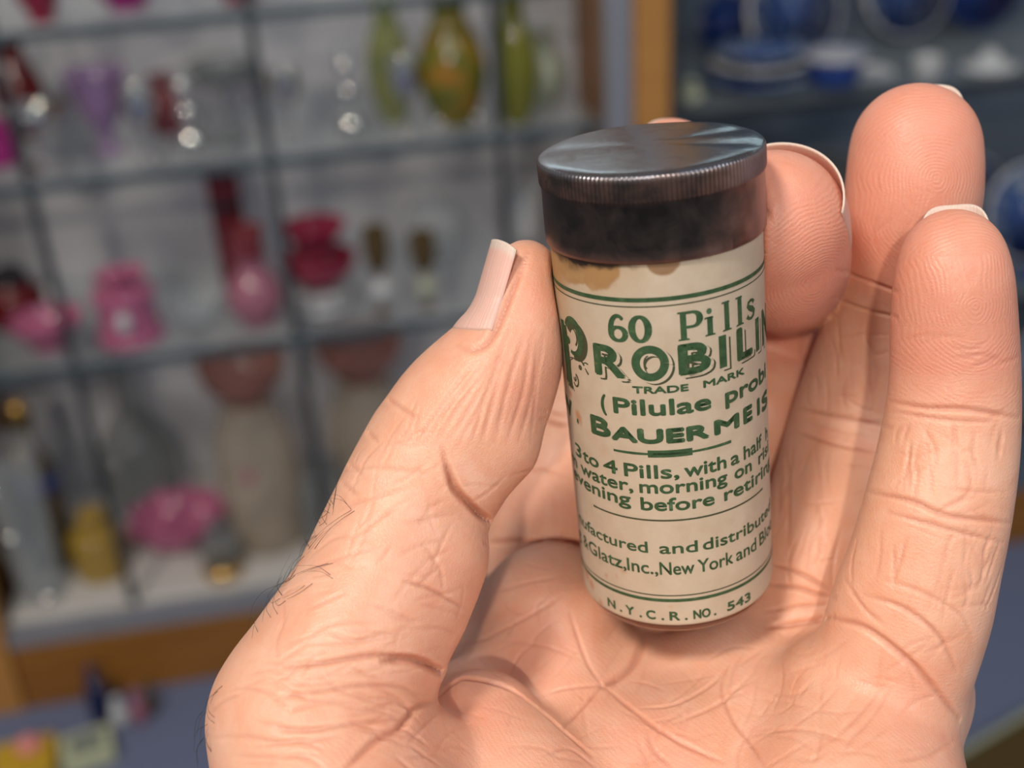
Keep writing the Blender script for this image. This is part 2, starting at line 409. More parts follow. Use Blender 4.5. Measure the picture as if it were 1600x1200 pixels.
for c, r, v in (((640, 1160), 8, .35), ((850, 1030), 9, .35), ((1000, 1180), 10, .3), ((820, 610), 6, .3), ((1440, 1150), 9, .25), ((760, 1130), 7, .45), ((690, 900), 9, .25),
                ((830, 780), 8, .3), ((740, 560), 5, -.1), ((500, 900), 12, -.2), ((650, 650), 8, -.2), ((1300, 800), 9, -.2), ((1060, 1080), 7, -.1)): ball(c, r, v)

_e = np.concatenate([HQ[:, [0, 1]], HQ[:, [1, 2]], HQ[:, [2, 3]], HQ[:, [3, 0]]]); _e = np.concatenate([_e, _e[:, ::-1]]); _c = np.bincount(_e[:, 0], minlength=len(HV))
for _ in range(25): blush = .3 * blush + .7 * np.bincount(_e[:, 0], blush[_e[:, 1]], len(HV)) / _c
for _ in range(8): ramp_ = .3 * ramp_ + .7 * np.bincount(_e[:, 0], ramp_[_e[:, 1]], len(HV)) / _c

SK = Nt('skin')
tc = SK.n('ShaderNodeTexCoord').outputs['Object']
at = lambda n: SK.attr(n).outputs['Fac']
n1 = SK.noise(140, 5, .6, tc, .6); n2 = SK.noise(420, 4, .6, tc); n3 = SK.noise(60, 3, .5, tc, 1)
base = SK.mix(SK.ramp(n1, [(.3, 0), (.72, 1)]), (.72, .355, .225), (.78, .455, .325))
base = SK.mix(SK.math('MULTIPLY', SK.ramp(n2, [(.5, 0), (.75, 1)]), .35), base, (.72, .32, .22))
bf = SK.math('MULTIPLY_ADD', SK.math('SUBTRACT', n3, .5), .7, at('blush')); bf = SK.math('MULTIPLY', bf, .8)
bf.node.use_clamp = True
base = SK.mix(bf, base, (.70, .25, .175))
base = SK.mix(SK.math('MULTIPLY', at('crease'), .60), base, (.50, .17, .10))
SK.l(base, SK.b.inputs['Base Color'])
w = SK.math('SINE', SK.math('MULTIPLY', SK.math('ADD', at('ridge'), SK.math('MULTIPLY', SK.noise(180, 2, .5, tc), 1.6)), 2 * math.pi / .46))
rd = SK.math('MULTIPLY', w, at('ridgeamp'))
vo = SK.n('ShaderNodeTexVoronoi', i_Scale=2100, feature='DISTANCE_TO_EDGE'); SK.l(tc, vo.inputs['Vector'])
nb = SK.bump(rd, .21, .00007)
nb = SK.bump(SK.ramp(vo.outputs['Distance'], [(0, 0), (.25, 1)]), .30, .00006, nb)
nb = SK.bump(SK.noise(1100, 4, .6, tc), .32, .00018, nb)
SK.l(nb, SK.b.inputs['Normal'])
rg = SK.math('MULTIPLY_ADD', SK.noise(2600, 2, .5, tc), .16, .36); SK.l(rg, SK.b.inputs['Roughness'])
SK.set(Specular_IOR_Level=.5, Subsurface_Weight=.45, Subsurface_Radius=(1, .35, .18), Subsurface_Scale=.0022)
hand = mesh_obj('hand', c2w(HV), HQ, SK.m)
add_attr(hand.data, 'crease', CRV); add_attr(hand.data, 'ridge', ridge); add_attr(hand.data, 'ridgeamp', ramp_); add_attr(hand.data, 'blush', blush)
tag(hand, 'left hand holding the small pill bottle between thumb and curled fingers', 'hand')

# ---- nails
NL = Nt('nail')
tc = NL.n('ShaderNodeTexCoord').outputs['Object']
wv = SK
fr = NL.attr('free').outputs['Fac']
st = NL.attr('across').outputs['Fac']
_cx = NL.n('ShaderNodeCombineXYZ'); NL.l(st, _cx.inputs[0]); ns = NL.noise(22, 3, .6, _cx.outputs[0])
pk = NL.mix(NL.math('MULTIPLY_ADD', NL.noise(260, 3, .5, tc), .5, .1), (.72, .40, .33), (.72, .47, .40))
pk = NL.mix(fr, pk, (.68, .53, .46))
NL.l(pk, NL.b.inputs['Base Color'])
NL.l(NL.bump(ns, .9, .00014), NL.b.inputs['Normal'])
NL.set(Roughness=.42, Subsurface_Weight=.3, Subsurface_Radius=(1, .5, .35), Subsurface_Scale=.0012)
def nail(a, b, D, half, v0, vf, ext, label=None, lift=.18, corner=.35):
    a = K(*a); b = K(*b); w_ = b - a; L = np.linalg.norm(w_); w_ /= L
    D = np.array(D, float); D -= w_ * (D @ w_); D /= np.linalg.norm(D); E = np.cross(w_, D)
    nu, nv = 25, 30; V = []; fr_ = []; ac_ = []
    for j in range(nv + 1):
        for i in range(nu + 1):
            s_ = -1 + 2 * i / nu; ph = math.radians(half) * s_
            vs = v0 + .9 * s_ * s_ - .2; ve = vf + ext - corner * ext * abs(s_) ** 4 * 2
            al = vs + (ve - vs) * j / nv
            d = math.cos(ph) * D + math.sin(ph) * E
            al_c = min(al, vf)
            h = BVH.ray_cast(Vector(a + w_ * al_c), Vector(d))
            r = (np.array(h[0]) - a - w_ * al_c) @ d if h[0] is not None else 6.
            r = min(r, 12)
            edge = 1 - abs(s_) ** 6; back = min(j / 3, 1)
            V.append(a + w_ * al + d * (r + (lift + .12) * edge * back - .12))
            fr_.append(float(np.clip((al - ve + 1.5) / .7, 0, 1))); ac_.append(s_)
    V = np.array(V); G = V.reshape(nv + 1, nu + 1, 3)
    for _ in range(4):
        G[1:-1, 1:-1] = .5 * G[1:-1, 1:-1] + .125 * (G[2:, 1:-1] + G[:-2, 1:-1] + G[1:-1, 2:] + G[1:-1, :-2])
    F = [(j * (nu + 1) + i, j * (nu + 1) + i + 1, (j + 1) * (nu + 1) + i + 1, (j + 1) * (nu + 1) + i) for j in range(nv) for i in range(nu)]
    o = mesh_obj('fingernail', c2w(G.reshape(-1, 3)), F, NL.m, hand)
    add_attr(o.data, 'free', fr_); add_attr(o.data, 'across', ac_)
    sm = o.modifiers.new('thickness', 'SOLIDIFY'); sm.thickness = .00026; sm.offset = 0
    if label: o['label'] = label
    return o
nail((768, 556, 158), (806, 424, 158), (-1, -.1, -.34), 66, 2.2, 7.0, 7.4, 'pale pink ridged thumbnail with a white free edge', .25, .06)
nail((1427, 300, 169), (1431, 232, 168), (.42, 0, 1), 50, 0, 10.5, 4.5, corner=.35)
nail((1226, 415, 170), (1207, 345, 161), (.6, -.8, .1), 66, 4, 11.6, 3.6, corner=.2, lift=.16)
nail((1490, 440, 151), (1489, 405, 151), (.42, 0, 1), 52, -1, 5.5, 4.7, corner=.38)
nail((1030, 330, 186), (1048, 262, 180), (.1, 0, 1), 55, 0, 9.5, 2.4)

# ---- hairs on the back of the thumb side
HM = Nt('hair').set(Base_Color=(.02, .012, .009, 1), Roughness=.4)
hc = bpy.data.curves.new('hair', 'CURVE'); hc.dimensions = '3D'; hc.bevel_depth = .000028; hc.bevel_resolution = 1
def hair(pts, dz=0.0):
    sp = hc.splines.new('POLY'); P = np.array(pts, float)
    Q = np.vstack([2 * P[0] - P[1], P, 2 * P[-1] - P[-2]]); out = []
    for i in range(1, len(Q) - 2):
        for t in np.linspace(0, 1, 6, endpoint=False):
            a, b, c, d = Q[i - 1:i + 3]
            out.append(.5 * (2 * b + (c - a) * t + (2 * a - 5 * b + 4 * c - d) * t * t + (3 * b - a - 3 * c + d) * t ** 3))
    out.append(P[-1]); sp.points.add(len(out) - 1)
    r = on_hand(*out[0]); z0 = r[2] if r is not None else 158
    for i, p in enumerate(out):
        q = on_hand(p[0], p[1]); z = z0 + dz * i / len(out)
        if q is not None and q[2] - .15 < z: z = q[2] - .12
        w_ = c2w(K(p[0], p[1], z)); sp.points[i].co = (*w_, 1); sp.points[i].radius = 1.0 - .7 * i / len(out)
HS = [[(516, 790), (507, 775), (502, 755)], [(508, 800), (494, 795), (487, 815), (490, 835)], [(500, 818), (490, 800), (500, 780)], [(527, 752), (522, 780), (520, 795)],
      [(549, 796), (535, 782), (515, 778)], [(549, 797), (525, 812), (500, 832), (480, 855)], [(496, 836), (478, 850), (470, 870), (462, 890)], [(484, 856), (478, 840), (484, 825)],
      [(472, 866), (458, 880), (450, 900)], [(462, 890), (452, 905), (442, 912), (447, 895), (460, 872)], [(452, 903), (440, 912), (415, 922), (398, 940), (390, 965), (385, 990)],
      [(520, 880), (490, 888), (464, 899)], [(520, 904), (500, 893), (470, 893)], [(437, 935), (424, 942), (418, 930)], [(423, 965), (416, 950), (424, 930), (436, 925)],
      [(476, 915), (460, 926), (441, 935)], [(398, 975), (392, 965), (388, 985)], [(500, 810), (512, 800), (519, 770)], [(482, 858), (492, 845), (506, 830)], [(440, 930), (432, 915), (440, 900)],
      [(340, 1080), (326, 1092), (318, 1110)], [(322, 1112), (312, 1125), (308, 1150)], [(318, 1135), (306, 1145), (303, 1175)], [(317, 1155), (308, 1170), (310, 1195)], [(335, 1130), (325, 1120), (322, 1100)], [(330, 1175), (322, 1160), (326, 1145)]]
for h in HS:
    hair(h, rng.uniform(-1, 1))
    j = rng.normal(0, 6, 2); k_ = rng.uniform(.7, 1.2); hair([(h[0][0] + j[0] + (x - h[0][0]) * k_, h[0][1] + j[1] + (y - h[0][1]) * k_ * 1.1) for x, y in h], rng.uniform(-1, 2))
hc.materials.append(HM.m)
ho = bpy.data.objects.new('hair', hc); COL.objects.link(ho)
dg = bpy.context.evaluated_depsgraph_get(); hm = bpy.data.meshes.new_from_object(ho.evaluated_get(dg))
bpy.data.objects.remove(ho); ho = bpy.data.objects.new('hair', hm); COL.objects.link(ho); ho.parent = hand
tag(ho, 'fine dark hairs along the outer edge of the thumb', kind='stuff')

# ------------------------------------------------------------------ the pill bottle
_z = B_D[0] * RT - B_D[1] * UP + B_D[2] * FWD
_x = B_X[0] * RT - B_X[1] * UP + B_X[2] * FWD
_n = B_N[0] * RT - B_N[1] * UP + B_N[2] * FWD
_z /= np.linalg.norm(_z); _x -= _z * (_x @ _z); _x /= np.linalg.norm(_x); _y = np.cross(_z, _x)
H0 = 63.2                                        # lid top above the foot, mm
base = c2w(B_A - B_D * H0).ravel()
BM = Matrix(((_x[0], _y[0], _z[0], base[0]), (_x[1], _y[1], _z[1], base[1]), (_x[2], _y[2], _z[2], base[2]), (0, 0, 0, 1)))
bottle = empty('pill_bottle', BM)
tag(bottle, 'small cylindrical pill bottle with a dark metal screw cap and cream green-printed paper label', 'bottle')
def cyl(theta, h, r):                            # degrees from the front, height from the lid top (mm), radius
    t = np.radians(theta); return np.stack([r * np.sin(t), -r * np.cos(t), h + H0], -1) / 1000
def grid_cyl(name, prof, nth, mat, parent, t0=-180, t1=180, rfun=None, caps=(False, False)):
    closed = abs(t1 - t0 - 360) < 1e-6
    n = nth if closed else nth + 1
    th = t0 + (t1 - t0) * np.arange(n) / nth
    prof = np.array(prof, float)
    R = np.repeat(prof[:, 1:2], n, 1); Hh = np.repeat(prof[:, :1], n, 1); TH = np.repeat(th[None], len(prof), 0)
    if rfun is not None: R = rfun(R, TH, Hh)
    V = cyl(TH, Hh, R).reshape(-1, 3)
    F = []
    for j in range(len(prof) - 1):
        for i in range(n if closed else n - 1):
            k = (i + 1) % n; F.append((j * n + i, (j + 1) * n + i, (j + 1) * n + k, j * n + k))
    if caps[0]: F.append(tuple(range(n)))
    if caps[1]: F.append(tuple(reversed(range((len(prof) - 1) * n, len(prof) * n))))
    o = mesh_obj(name, V, F, mat, parent)
    return o, TH.ravel(), Hh.ravel()

# glass body: amber, rounded foot
GL = Nt('amber_glass'); GL.set(Base_Color=(.10, .03, .012, 1), Roughness=.12, Coat_Weight=.6, Coat_Roughness=.05)
pr = [(-9, 12.6), (-61.3, 13.0)] + [(-61.3 - 1.9 * math.sin(a), 11.1 + 1.9 * math.cos(a)) for a in np.linspace(0, math.pi / 2, 9)] + [(-63.2, 9.5), (-62.5, 8.0)]
grid_cyl('glass_body', pr, 120, GL.m, bottle, caps=(True, True))[0]['label'] = 'dark amber glass body showing below the paper'

# paper label with its stains
def vnoise(x, y, seed=0):
    xi, yi = np.floor(x), np.floor(y); fx, fy = x - xi, y - yi; fx = fx * fx * (3 - 2 * fx); fy = fy * fy * (3 - 2 * fy)
    h = lambda a, b: np.modf(np.abs(np.sin(a * 127.1 + b * 311.7 + seed * 17.3) * 43758.5453))[0]
    return (h(xi, yi) * (1 - fx) + h(xi + 1, yi) * fx) * (1 - fy) + (h(xi, yi + 1) * (1 - fx) + h(xi + 1, yi + 1) * fx) * fy
def fbm(x, y, seed=0): return sum(vnoise(x * 2 ** i, y * 2 ** i, seed + i) / 2 ** (i + 1) for i in range(4))
LBL = Nt('label_paper')
tc = LBL.n('ShaderNodeTexCoord').outputs['Object']
pc = LBL.mix(LBL.ramp(LBL.noise(260, 5, .6, tc), [(.3, 0), (.7, 1)]), (.46, .375, .275), (.53, .45, .345))
mp = LBL.n('ShaderNodeMapping'); LBL.l(tc, mp.inputs[0]); mp.inputs['Scale'].default_value = (500, 500, 3500)
fib = LBL.noise(1, 3, .6, mp.outputs[0])
pc = LBL.mix(LBL.math('MULTIPLY', LBL.ramp(fib, [(.45, 0), (.8, 1)]), .25), pc, (.50, .37, .25))
paper_plain = pc
for nm, c in (('stain', (.20, .085, .022)), ('halo', (.42, .25, .10)), ('rust', (.42, .12, .02)), ('soot', (.018, .012, .008))):
    pc = LBL.mix(LBL.attr(nm).outputs['Fac'], pc, c)
LBL.l(pc, LBL.b.inputs['Base Color']); LBL.set(Roughness=.55, Specular_IOR_Level=.35)
LBL.l(LBL.bump(LBL.noise(1500, 4, .65, tc), .25, .00012), LBL.b.inputs['Normal'])
hs = [-10.0] + list(np.arange(-10.2, -16.5, -.14)) + list(np.arange(-16.6, -60.9, -.4)) + [-60.9, -61.05, -61.15, -61.15]
prof = [(h, RB) for h in hs]; prof[-3] = (-61.1, RB - .03); prof[-2] = (-61.25, RB - .12); prof[-1] = (-61.27, RB - .4)
lab, TH, HH = grid_cyl('paper_label', prof, 720, LBL.m, bottle)
s_ = np.radians(TH) * RB
nz = fbm(s_ * .7 + 40, HH * .7 + 90, 3) - .47
def sm_(x, a, b): t = np.clip((x - a) / (b - a), 0, 1); return t * t * (3 - 2 * t)
def blob(t0, h0, rs, rh, soft=.12, nzk=.5):
    d = np.sqrt(((s_ - math.radians(t0) * RB) / rs) ** 2 + ((HH - h0) / rh) ** 2) + nz * nzk
    return 1 - sm_(d, 1 - soft, 1 + soft)
b1 = np.maximum.reduce([blob(-34, -11.6, 3.6, 2.5), blob(-52, -11.0, 5.0, 3.1), blob(-75, -11.5, 4.2, 4.2, .4)])
b2 = blob(3, -10.6, 1.9, 1.75, .1, .25)
stain = np.clip(np.maximum(b1 * (.62 + 1.2 * np.clip(nz + .25, 0, 1)), b2 * .8), 0, .9)
halo = np.clip(np.maximum(blob(-42, -11.3, 7.5, 3.6, .5) * .35, blob(-80, -13, 6, 9, .6) * .5) + .35 * np.maximum(b1, 0), 0, .8)
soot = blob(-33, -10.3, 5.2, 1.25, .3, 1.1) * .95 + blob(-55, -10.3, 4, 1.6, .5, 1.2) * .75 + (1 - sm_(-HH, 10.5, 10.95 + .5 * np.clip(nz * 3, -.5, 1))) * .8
rust = np.zeros_like(s_)
for t, h, r, v in ((-66, -30.2, .45, .7), (-59, -32.6, .75, .6), (-56.5, -33.4, .35, .4), (-69, -57.9, .9, .55), (-62, -58.9, .7, .5), (-53, -60.6, .45, .4), (-45, -55.5, .3, .45), (-60, -47.2, .3, .3),
                   (-32, -53.6, .5, .25), (22, -38.6, .4, .2), (-37, -54.8, .3, .3), (-75, -27.8, 1.4, .4), (32, -20.2, .3, .15), (-39, -36.2, .9, .12), (-46, -34.8, 1.1, .12), (-5, -58.2, .3, .2)):
    rust = np.maximum(rust, blob(t, h, r, r, .6, .8) * v)
for n_, a_ in (('stain', stain), ('halo', halo), ('rust', rust), ('soot', np.clip(soot, 0, 1))): add_attr(lab.data, n_, a_)
lab['label'] = 'aged cream paper label with brown stains under the cap'

# metal screw cap
CP = Nt('cap_metal'); tc = CP.n('ShaderNodeTexCoord').outputs['Object']
z_ = CP.n('ShaderNodeSeparateXYZ'); CP.l(tc, z_.inputs[0])
n1 = CP.noise(230, 6, .65, tc, .8); n2 = CP.noise(90, 4, .6, tc, 1.2)
skirt = CP.ramp(CP.math('MULTIPLY_ADD', CP.attr('patina').outputs['Fac'], .62, CP.math('MULTIPLY', n1, .5)),
                [(.16, (.012, .011, .010)), (.36, (.045, .034, .030)), (.56, (.13, .075, .06)), (.78, (.24, .15, .13)), (1, (.30, .20, .20))])
topc = CP.mix(n2, (.20, .185, .20), (.34, .33, .36))
topc = CP.mix(CP.ramp(n1, [(.5, 0), (.75, 1)]), topc, (.16, .12, .11))
col = CP.mix(CP.attr('topface').outputs['Fac'], skirt, topc)
CP.l(col, CP.b.inputs['Base Color'])
CP.l(CP.math('MULTIPLY_ADD', CP.attr('topface').outputs['Fac'], -.16, CP.math('MULTIPLY_ADD', n1, .28, .22)), CP.b.inputs['Roughness'])
CP.l(CP.math('MULTIPLY_ADD', CP.attr('topface').outputs['Fac'], .35, .60), CP.b.inputs['Metallic'])
CP.l(CP.bump(CP.noise(700, 4, .6, tc), .2, .0001), CP.b.inputs['Normal'])
# the skirt and crown are one stamped piece; the milled band is cut into it
pr = [(.12, 0.01)] + [(.12 - .12 * (r / 12.6) ** 2, r) for r in (2, 4, 6, 8, 10, 11, 12)] + [(-.02, 12.6), (-.10, 13.1), (-.2, 13.45), (-.38, 13.75), (-.62, 13.9)]
pr = [(h, r) for h, r in pr] + [(-.75, 13.95), (-1.2, 13.98), (-2.2, 13.98), (-3.0, 13.98), (-3.25, 13.92), (-3.4, 13.80), (-3.7, 13.72), (-5, 13.74), (-7, 13.78), (-9, 13.80), (-10.1, 13.80), (-10.55, 13.76), (-10.75, 13.6), (-10.78, 13.35), (-10.2, 13.33)]
NT = 152
def mill(R, TH, Hh):
    k = ((Hh < -.3) & (Hh > -3.35)).astype(float) * np.clip((-Hh - .3) / .3, 0, 1)
    return R - .16 * k * (.5 + .5 * np.cos(np.radians(TH) * NT)) ** .8
def dent(TH, Hh, R): return sum(-a_ * np.exp(-(((TH - t_ + 180) % 360 - 180) / w_) ** 2) * np.clip((R - 3) / 8, 0, 1) * (Hh > -.35) for t_, w_, a_ in ((-100, 14, .22), (112, 10, .22), (75, 9, .16), (170, 25, .12), (-30, 20, .08)))
cap_, TH, HH = grid_cyl('screw_cap', pr, NT * 8, CP.m, bottle, rfun=mill)
_co = np.array([v.co[:] for v in cap_.data.vertices]); _co[:, 2] += dent(TH, HH, np.hypot(_co[:, 0], _co[:, 1]) * 1000) / 1000; cap_.data.vertices.foreach_set('co', _co.ravel())
nz = fbm(np.radians(TH) * 14 * .45 + 11, HH * .45 + 50, 5)
pat = np.clip((TH - 15) / 60, 0, 1) * (.55 + .9 * nz) + sm_(-HH, 8.8, 10.6) * .45 * (TH < 40) + .35 * (nz - .5) + ((HH > -3.4) * .26) + .25 * np.clip((-TH - 60) / 30, 0, 1)
add_attr(cap_.data, 'patina', np.clip(pat, 0, 1)); add_attr(cap_.data, 'topface', sm_(HH, -.9, -.3))
cap_['label'] = 'tarnished dark metal screw cap with a milled rim'

# ---- printing, wrapped on the paper
INK = Nt('green_ink'); tc = INK.n('ShaderNodeTexCoord').outputs['Object']
ik = INK.ramp(INK.noise(900, 4, .7, tc), [(.35, (.022, .062, .024)), (.62, (.045, .098, .042)), (.80, (.16, .19, .11))])
INK.l(ik, INK.b.inputs['Base Color']); INK.set(Roughness=.55, Specular_IOR_Level=.35)
INK2 = Nt('dark_green_ink').set(Base_Color=(.045, .055, .025, 1), Roughness=.6)
PAP = Nt('label_paper_gap').set(Base_Color=(.50, .42, .315, 1), Roughness=.55, Specular_IOR_Level=.35)
class Flat:                                      # triangles in label millimetres, later bent round the bottle
    def __init__(s): s.V = []; s.F = []
    def add(s, V, F): n = len(s.V); s.V += [tuple(v) for v in V]; s.F += [tuple(i + n for i in f) for f in F]
    def ribbon(s, pts, w):
        P = np.array(pts, float); w = np.broadcast_to(np.array(w, float), (len(P),)) / 2
        d = np.gradient(P, axis=0); d /= np.linalg.norm(d, axis=1, keepdims=True) + 1e-9
        n = np.stack([-d[:, 1], d[:, 0]], 1) * w[:, None]
        V = np.concatenate([P + n, P - n]); k = len(P)
        s.add(V, [(i, i + 1, k + i + 1, k + i) for i in range(k - 1)])
    def arc(s, cx, cy, rx, ry, a0, a1, w0, w1=None, n=28, rot=0):
        a = np.radians(np.linspace(a0, a1, n)); c, q = math.cos(math.radians(rot)), math.sin(math.radians(rot))
        x, y = rx * np.cos(a), ry * np.sin(a)
        s.ribbon(np.stack([cx + x * c - y * q, cy + x * q + y * c], 1), np.linspace(w0, w1 if w1 is not None else w0, n))
    def poly(s, pts): s.add(pts, [tuple(range(len(pts)))])
    def bend(s, name, mat, parent, lift):
        bm = bmesh.new(); vs = [bm.verts.new((x, y, 0)) for x, y in s.V]
        for f in s.F:
            try: bm.faces.new([vs[i] for i in f])
            except ValueError: pass
        xs = [v[0] for v in s.V]; x = math.floor(min(xs)) + .0
        bmesh.ops.triangulate(bm, faces=bm.faces[:])
        while x < max(xs):
            bmesh.ops.bisect_plane(bm, geom=bm.verts[:] + bm.edges[:] + bm.faces[:], plane_co=(x, 0, 0), plane_no=(1, 0, 0), dist=1e-5); x += .6
        bm.normal_update()
        for f in bm.faces:
            if f.normal.z < 0: f.normal_flip()
        for v in bm.verts:
            p = cyl(np.array(math.degrees(v.co.x / RB)), np.array(v.co.y), RB + lift); v.co = p.tolist()
        me = bpy.data.meshes.new(name); bm.to_mesh(me); bm.free()
        me.polygons.foreach_set('use_smooth', [True] * len(me.polygons)); me.materials.append(mat)
        o = bpy.data.objects.new(name, me); COL.objects.link(o); o.parent = parent
        return o
D2S = RB * math.pi / 180
_cache = {}
def glyphs(txt):
    if txt in _cache: return _cache[txt]
    c = bpy.data.curves.new('t', 'FONT'); c.body = txt; c.size = 1; c.resolution_u = 5
    o = bpy.data.objects.new('t', c); COL.objects.link(o)
    dg = bpy.context.evaluated_depsgraph_get(); m = bpy.data.meshes.new_from_object(o.evaluated_get(dg))
    V = np.array([v.co[:2] for v in m.vertices]); F = [tuple(p.vertices) for p in m.polygons]
    bpy.data.objects.remove(o); bpy.data.meshes.remove(m); bpy.data.curves.remove(c)
    _cache[txt] = (V, F); return V, F
def word(fl, txt, t0, t1, h, cap, b=.06, dx=0, dy=0, fit_h=None):
    V, F = glyphs(txt); V = V.copy()               # the word spans t0..t1; its strokes are thickened by b mm all round
    x0, x1 = V[:, 0].min(), V[:, 0].max()
    V[:, 0] = t0 * D2S + b + (V[:, 0] - x0) / (x1 - x0) * ((t1 - t0) * D2S - 2 * b) + dx
    if fit_h is not None:
        y0, y1 = V[:, 1].min(), V[:, 1].max(); V[:, 1] = fit_h[0] + b + (V[:, 1] - y0) / (y1 - y0) * (fit_h[1] - fit_h[0] - 2 * b) + dy
    else: V[:, 1] = h + b + V[:, 1] / .7 * (cap - 2 * b) + dy
    for k in range(6):
        a = math.pi * k / 3 + .3; fl.add(V + np.array([math.cos(a), math.sin(a)]) * b, F)
    fl.add(V, F)
def band(fl, h0, h1, t0=-179.9, t1=179.9):
    n = 90; xs = np.linspace(t0, t1, n) * D2S
    fl.add([(x, h0) for x in xs] + [(x, h1) for x in xs], [(i, i + 1, n + i + 1, n + i) for i in range(n - 1)])
def put(fl, name='lettering', mat=None, lift=.030, label=None):
    o = fl.bend(name, mat or INK.m, lab, lift)
    if label: o['label'] = label
    return o
f = Flat(); band(f, -14.95, -15.5); put(f, 'border_line'); f = Flat(); band(f, -16.0, -16.16); put(f, 'border_line', INK2.m)
f = Flat(); band(f, -57.02, -57.5); put(f, 'border_line'); f = Flat(); band(f, -56.42, -56.6); put(f, 'border_line', INK2.m)

# serif line: 60 Pills
f = Flat(); y0, y1 = -20.7, -17.1; X = lambda t: t * D2S
def serif(cx, y, w, t=.22): f.poly([(cx - w / 2, y - t / 2), (cx + w / 2, y - t / 2), (cx + w / 2 - .12, y + t / 2), (cx - w / 2 + .12, y + t / 2)])
def oval(cx, cy, rx, ry, thick, thin, n=44):
    thick *= 1.15; thin *= 1.4
    a = np.linspace(0, 2 * np.pi, n); f.ribbon(np.stack([cx + rx * np.cos(a), cy + ry * np.sin(a)], 1), thin + (thick - thin) * np.abs(np.cos(a)) ** 1.3)
cy = (y0 + y1) / 2
oval(X(-11), cy, 1.0, 1.55, .78, .32)
oval(X(-22.9), y0 + 1.08, .92, .86, .66, .30)
a = np.radians(np.linspace(55, 195, 30)); f.ribbon(np.stack([X(-22.9) + .05 + .98 * np.cos(a), y0 + 1.55 + 1.85 * np.sin(a)], 1), np.linspace(.42, .82, 30))
f.ribbon([(X(-22.9) + .45, y1 - .45), (X(-22.9) + .72, y1 - .62)], [.5, .4])
def stem(t, ya, yb, w=.74, top=True, left=False):
    x = X(t); f.poly([(x - w / 2, ya), (x + w / 2, ya), (x + w / 2, yb), (x - w / 2, yb)]); serif(x, ya + .08, w + .7)
    if top: serif(x - .12, yb - .12, w + .55) if left else serif(x, yb - .08, w + .7)
stem(11.2, y0, y1); a = np.radians(np.linspace(90, -90, 24)); px_ = X(11.2)
f.ribbon(np.concatenate([[(px_ + .2, y1 - .15), (px_ + .8, y1 - .15)], np.stack([px_ + 1.1 + .95 * np.cos(a), y1 - 1.07 + .92 * np.sin(a)], 1), [(px_ + .8, y1 - 1.99), (px_ + .2, y1 - 1.99)]]), np.r_[.36, .36, .36 + .5 * np.cos(a) ** 2, .36, .36])
stem(25.6, y0, y1 - 1.2, left=True); f.arc(X(25.6) - .05, y1 - .5, .18, .18, 0, 360, .36)
stem(36.0, y0, y1 + .15, left=True); stem(45.3, y0, y1 + .1, left=True)
sx, sy = X(55.0), y0 + 1.25
sp = [(sx + .75, sy + .75), (sx + .45, sy + 1.12), (sx, sy + 1.2), (sx - .5, sy + 1.02), (sx - .62, sy + .62), (sx - .25, sy + .28), (sx + .3, sy + .02), (sx + .7, sy - .35), (sx + .6, sy - .85), (sx + .1, sy - 1.12), (sx - .45, sy - 1.05), (sx - .85, sy - .65)]
f.ribbon(sp, [.6, .4, .38, .46, .6, .72, .8, .7, .52, .4, .4, .6])
put(f, label='green serif printing reading 60 Pills')

# PROBILIN with its drop outline
LT = [('R', -39.5, -20.3, -25.5, -21.25), ('B', 7.4, 25.2, -25.25, -21.15), ('I', 30.2, 34.9, -25.35, -21.15), ('L', 42.0, 55.6, -25.35, -21.0), ('I', 59.4, 63.9, -25.5, -21.1), ('N', 68.8, 84, -25.7, -20.8)]
for dx, dy, mt, lf, gr in ((.66, -.50, INK2.m, .014, .03), (.38, -.29, PAP.m, .020, .04), (0, 0, INK.m, .030, 0)):
    f = Flat()
    for ch, t0, t1, a_, b_ in LT:
        if ch == 'I': xa, xb = t0 * D2S - gr + dx, t1 * D2S + gr + dx; f.poly([(xa, a_ - gr + dy), (xb, a_ - gr + dy), (xb, b_ + gr + dy), (xa, b_ + gr + dy)])
        else: word(f, ch, t0 - gr / D2S, t1 + gr / D2S, 0, 0, .24 + gr / 2, dx, dy, (a_ - gr, b_ + gr))
    a = np.linspace(0, 2 * np.pi, 60); f.ribbon(np.stack([X(-7) + dx + 1.75 * np.cos(a), -23.35 + dy + 1.82 * np.sin(a)], 1), 1.05 + 2 * gr)
    if mt is PAP.m:
        g = Flat(); put(f, 'letter_gap', mt, lf, label='cream gap between the large letters and their outline')
        continue
    # the large ornamental P
    cx_, cyb = X(-54.8) + dx, -21.55 + dy
    a = np.radians(np.linspace(150, -115, 40))
    f.ribbon(np.stack([cx_ + 1.72 * np.cos(a) - .3, cyb + 2.25 * np.sin(a)], 1), np.r_[np.linspace(.9, 1.25, 20), np.linspace(1.25, .5, 20)])
    xs = X(-66.5) + dx; f.ribbon([(xs - .35, -20.0 + dy), (xs - .1, -23 + dy), (xs, -27.0 + dy), (xs - .1, -28.6 + dy)], [1.2, 1.15, 1.05, 1.3])
    if mt is INK.m:
        f.arc(cx_ - 1.55, cyb - .75, .3, .28, 0, 360, .5)
        put(f, label='large green lettering reading PROBILIN')
    else: put(f, mat=mt, lift=lf, label='thin dark outline dropped behind the large letters')
f = Flat()
f.arc(X(-55.5), -21.5, .85, 1.15, 150, -60, .16, .3); f.arc(X(-7.3), -23.3, .62, .95, 100, 235, .16, .3)
f.ribbon([(X(-33.8), -22.55), (X(-31.8), -22.6), (X(-29.8), -22.6)], .28)
f.ribbon([(X(12.6), -24.4), (X(12.7), -23.9), (X(13.0), -23.6)], .3); f.ribbon([(X(13), -23.55), (X(15), -23.8), (X(17.5), -23.95)], [.3, .3, .1])
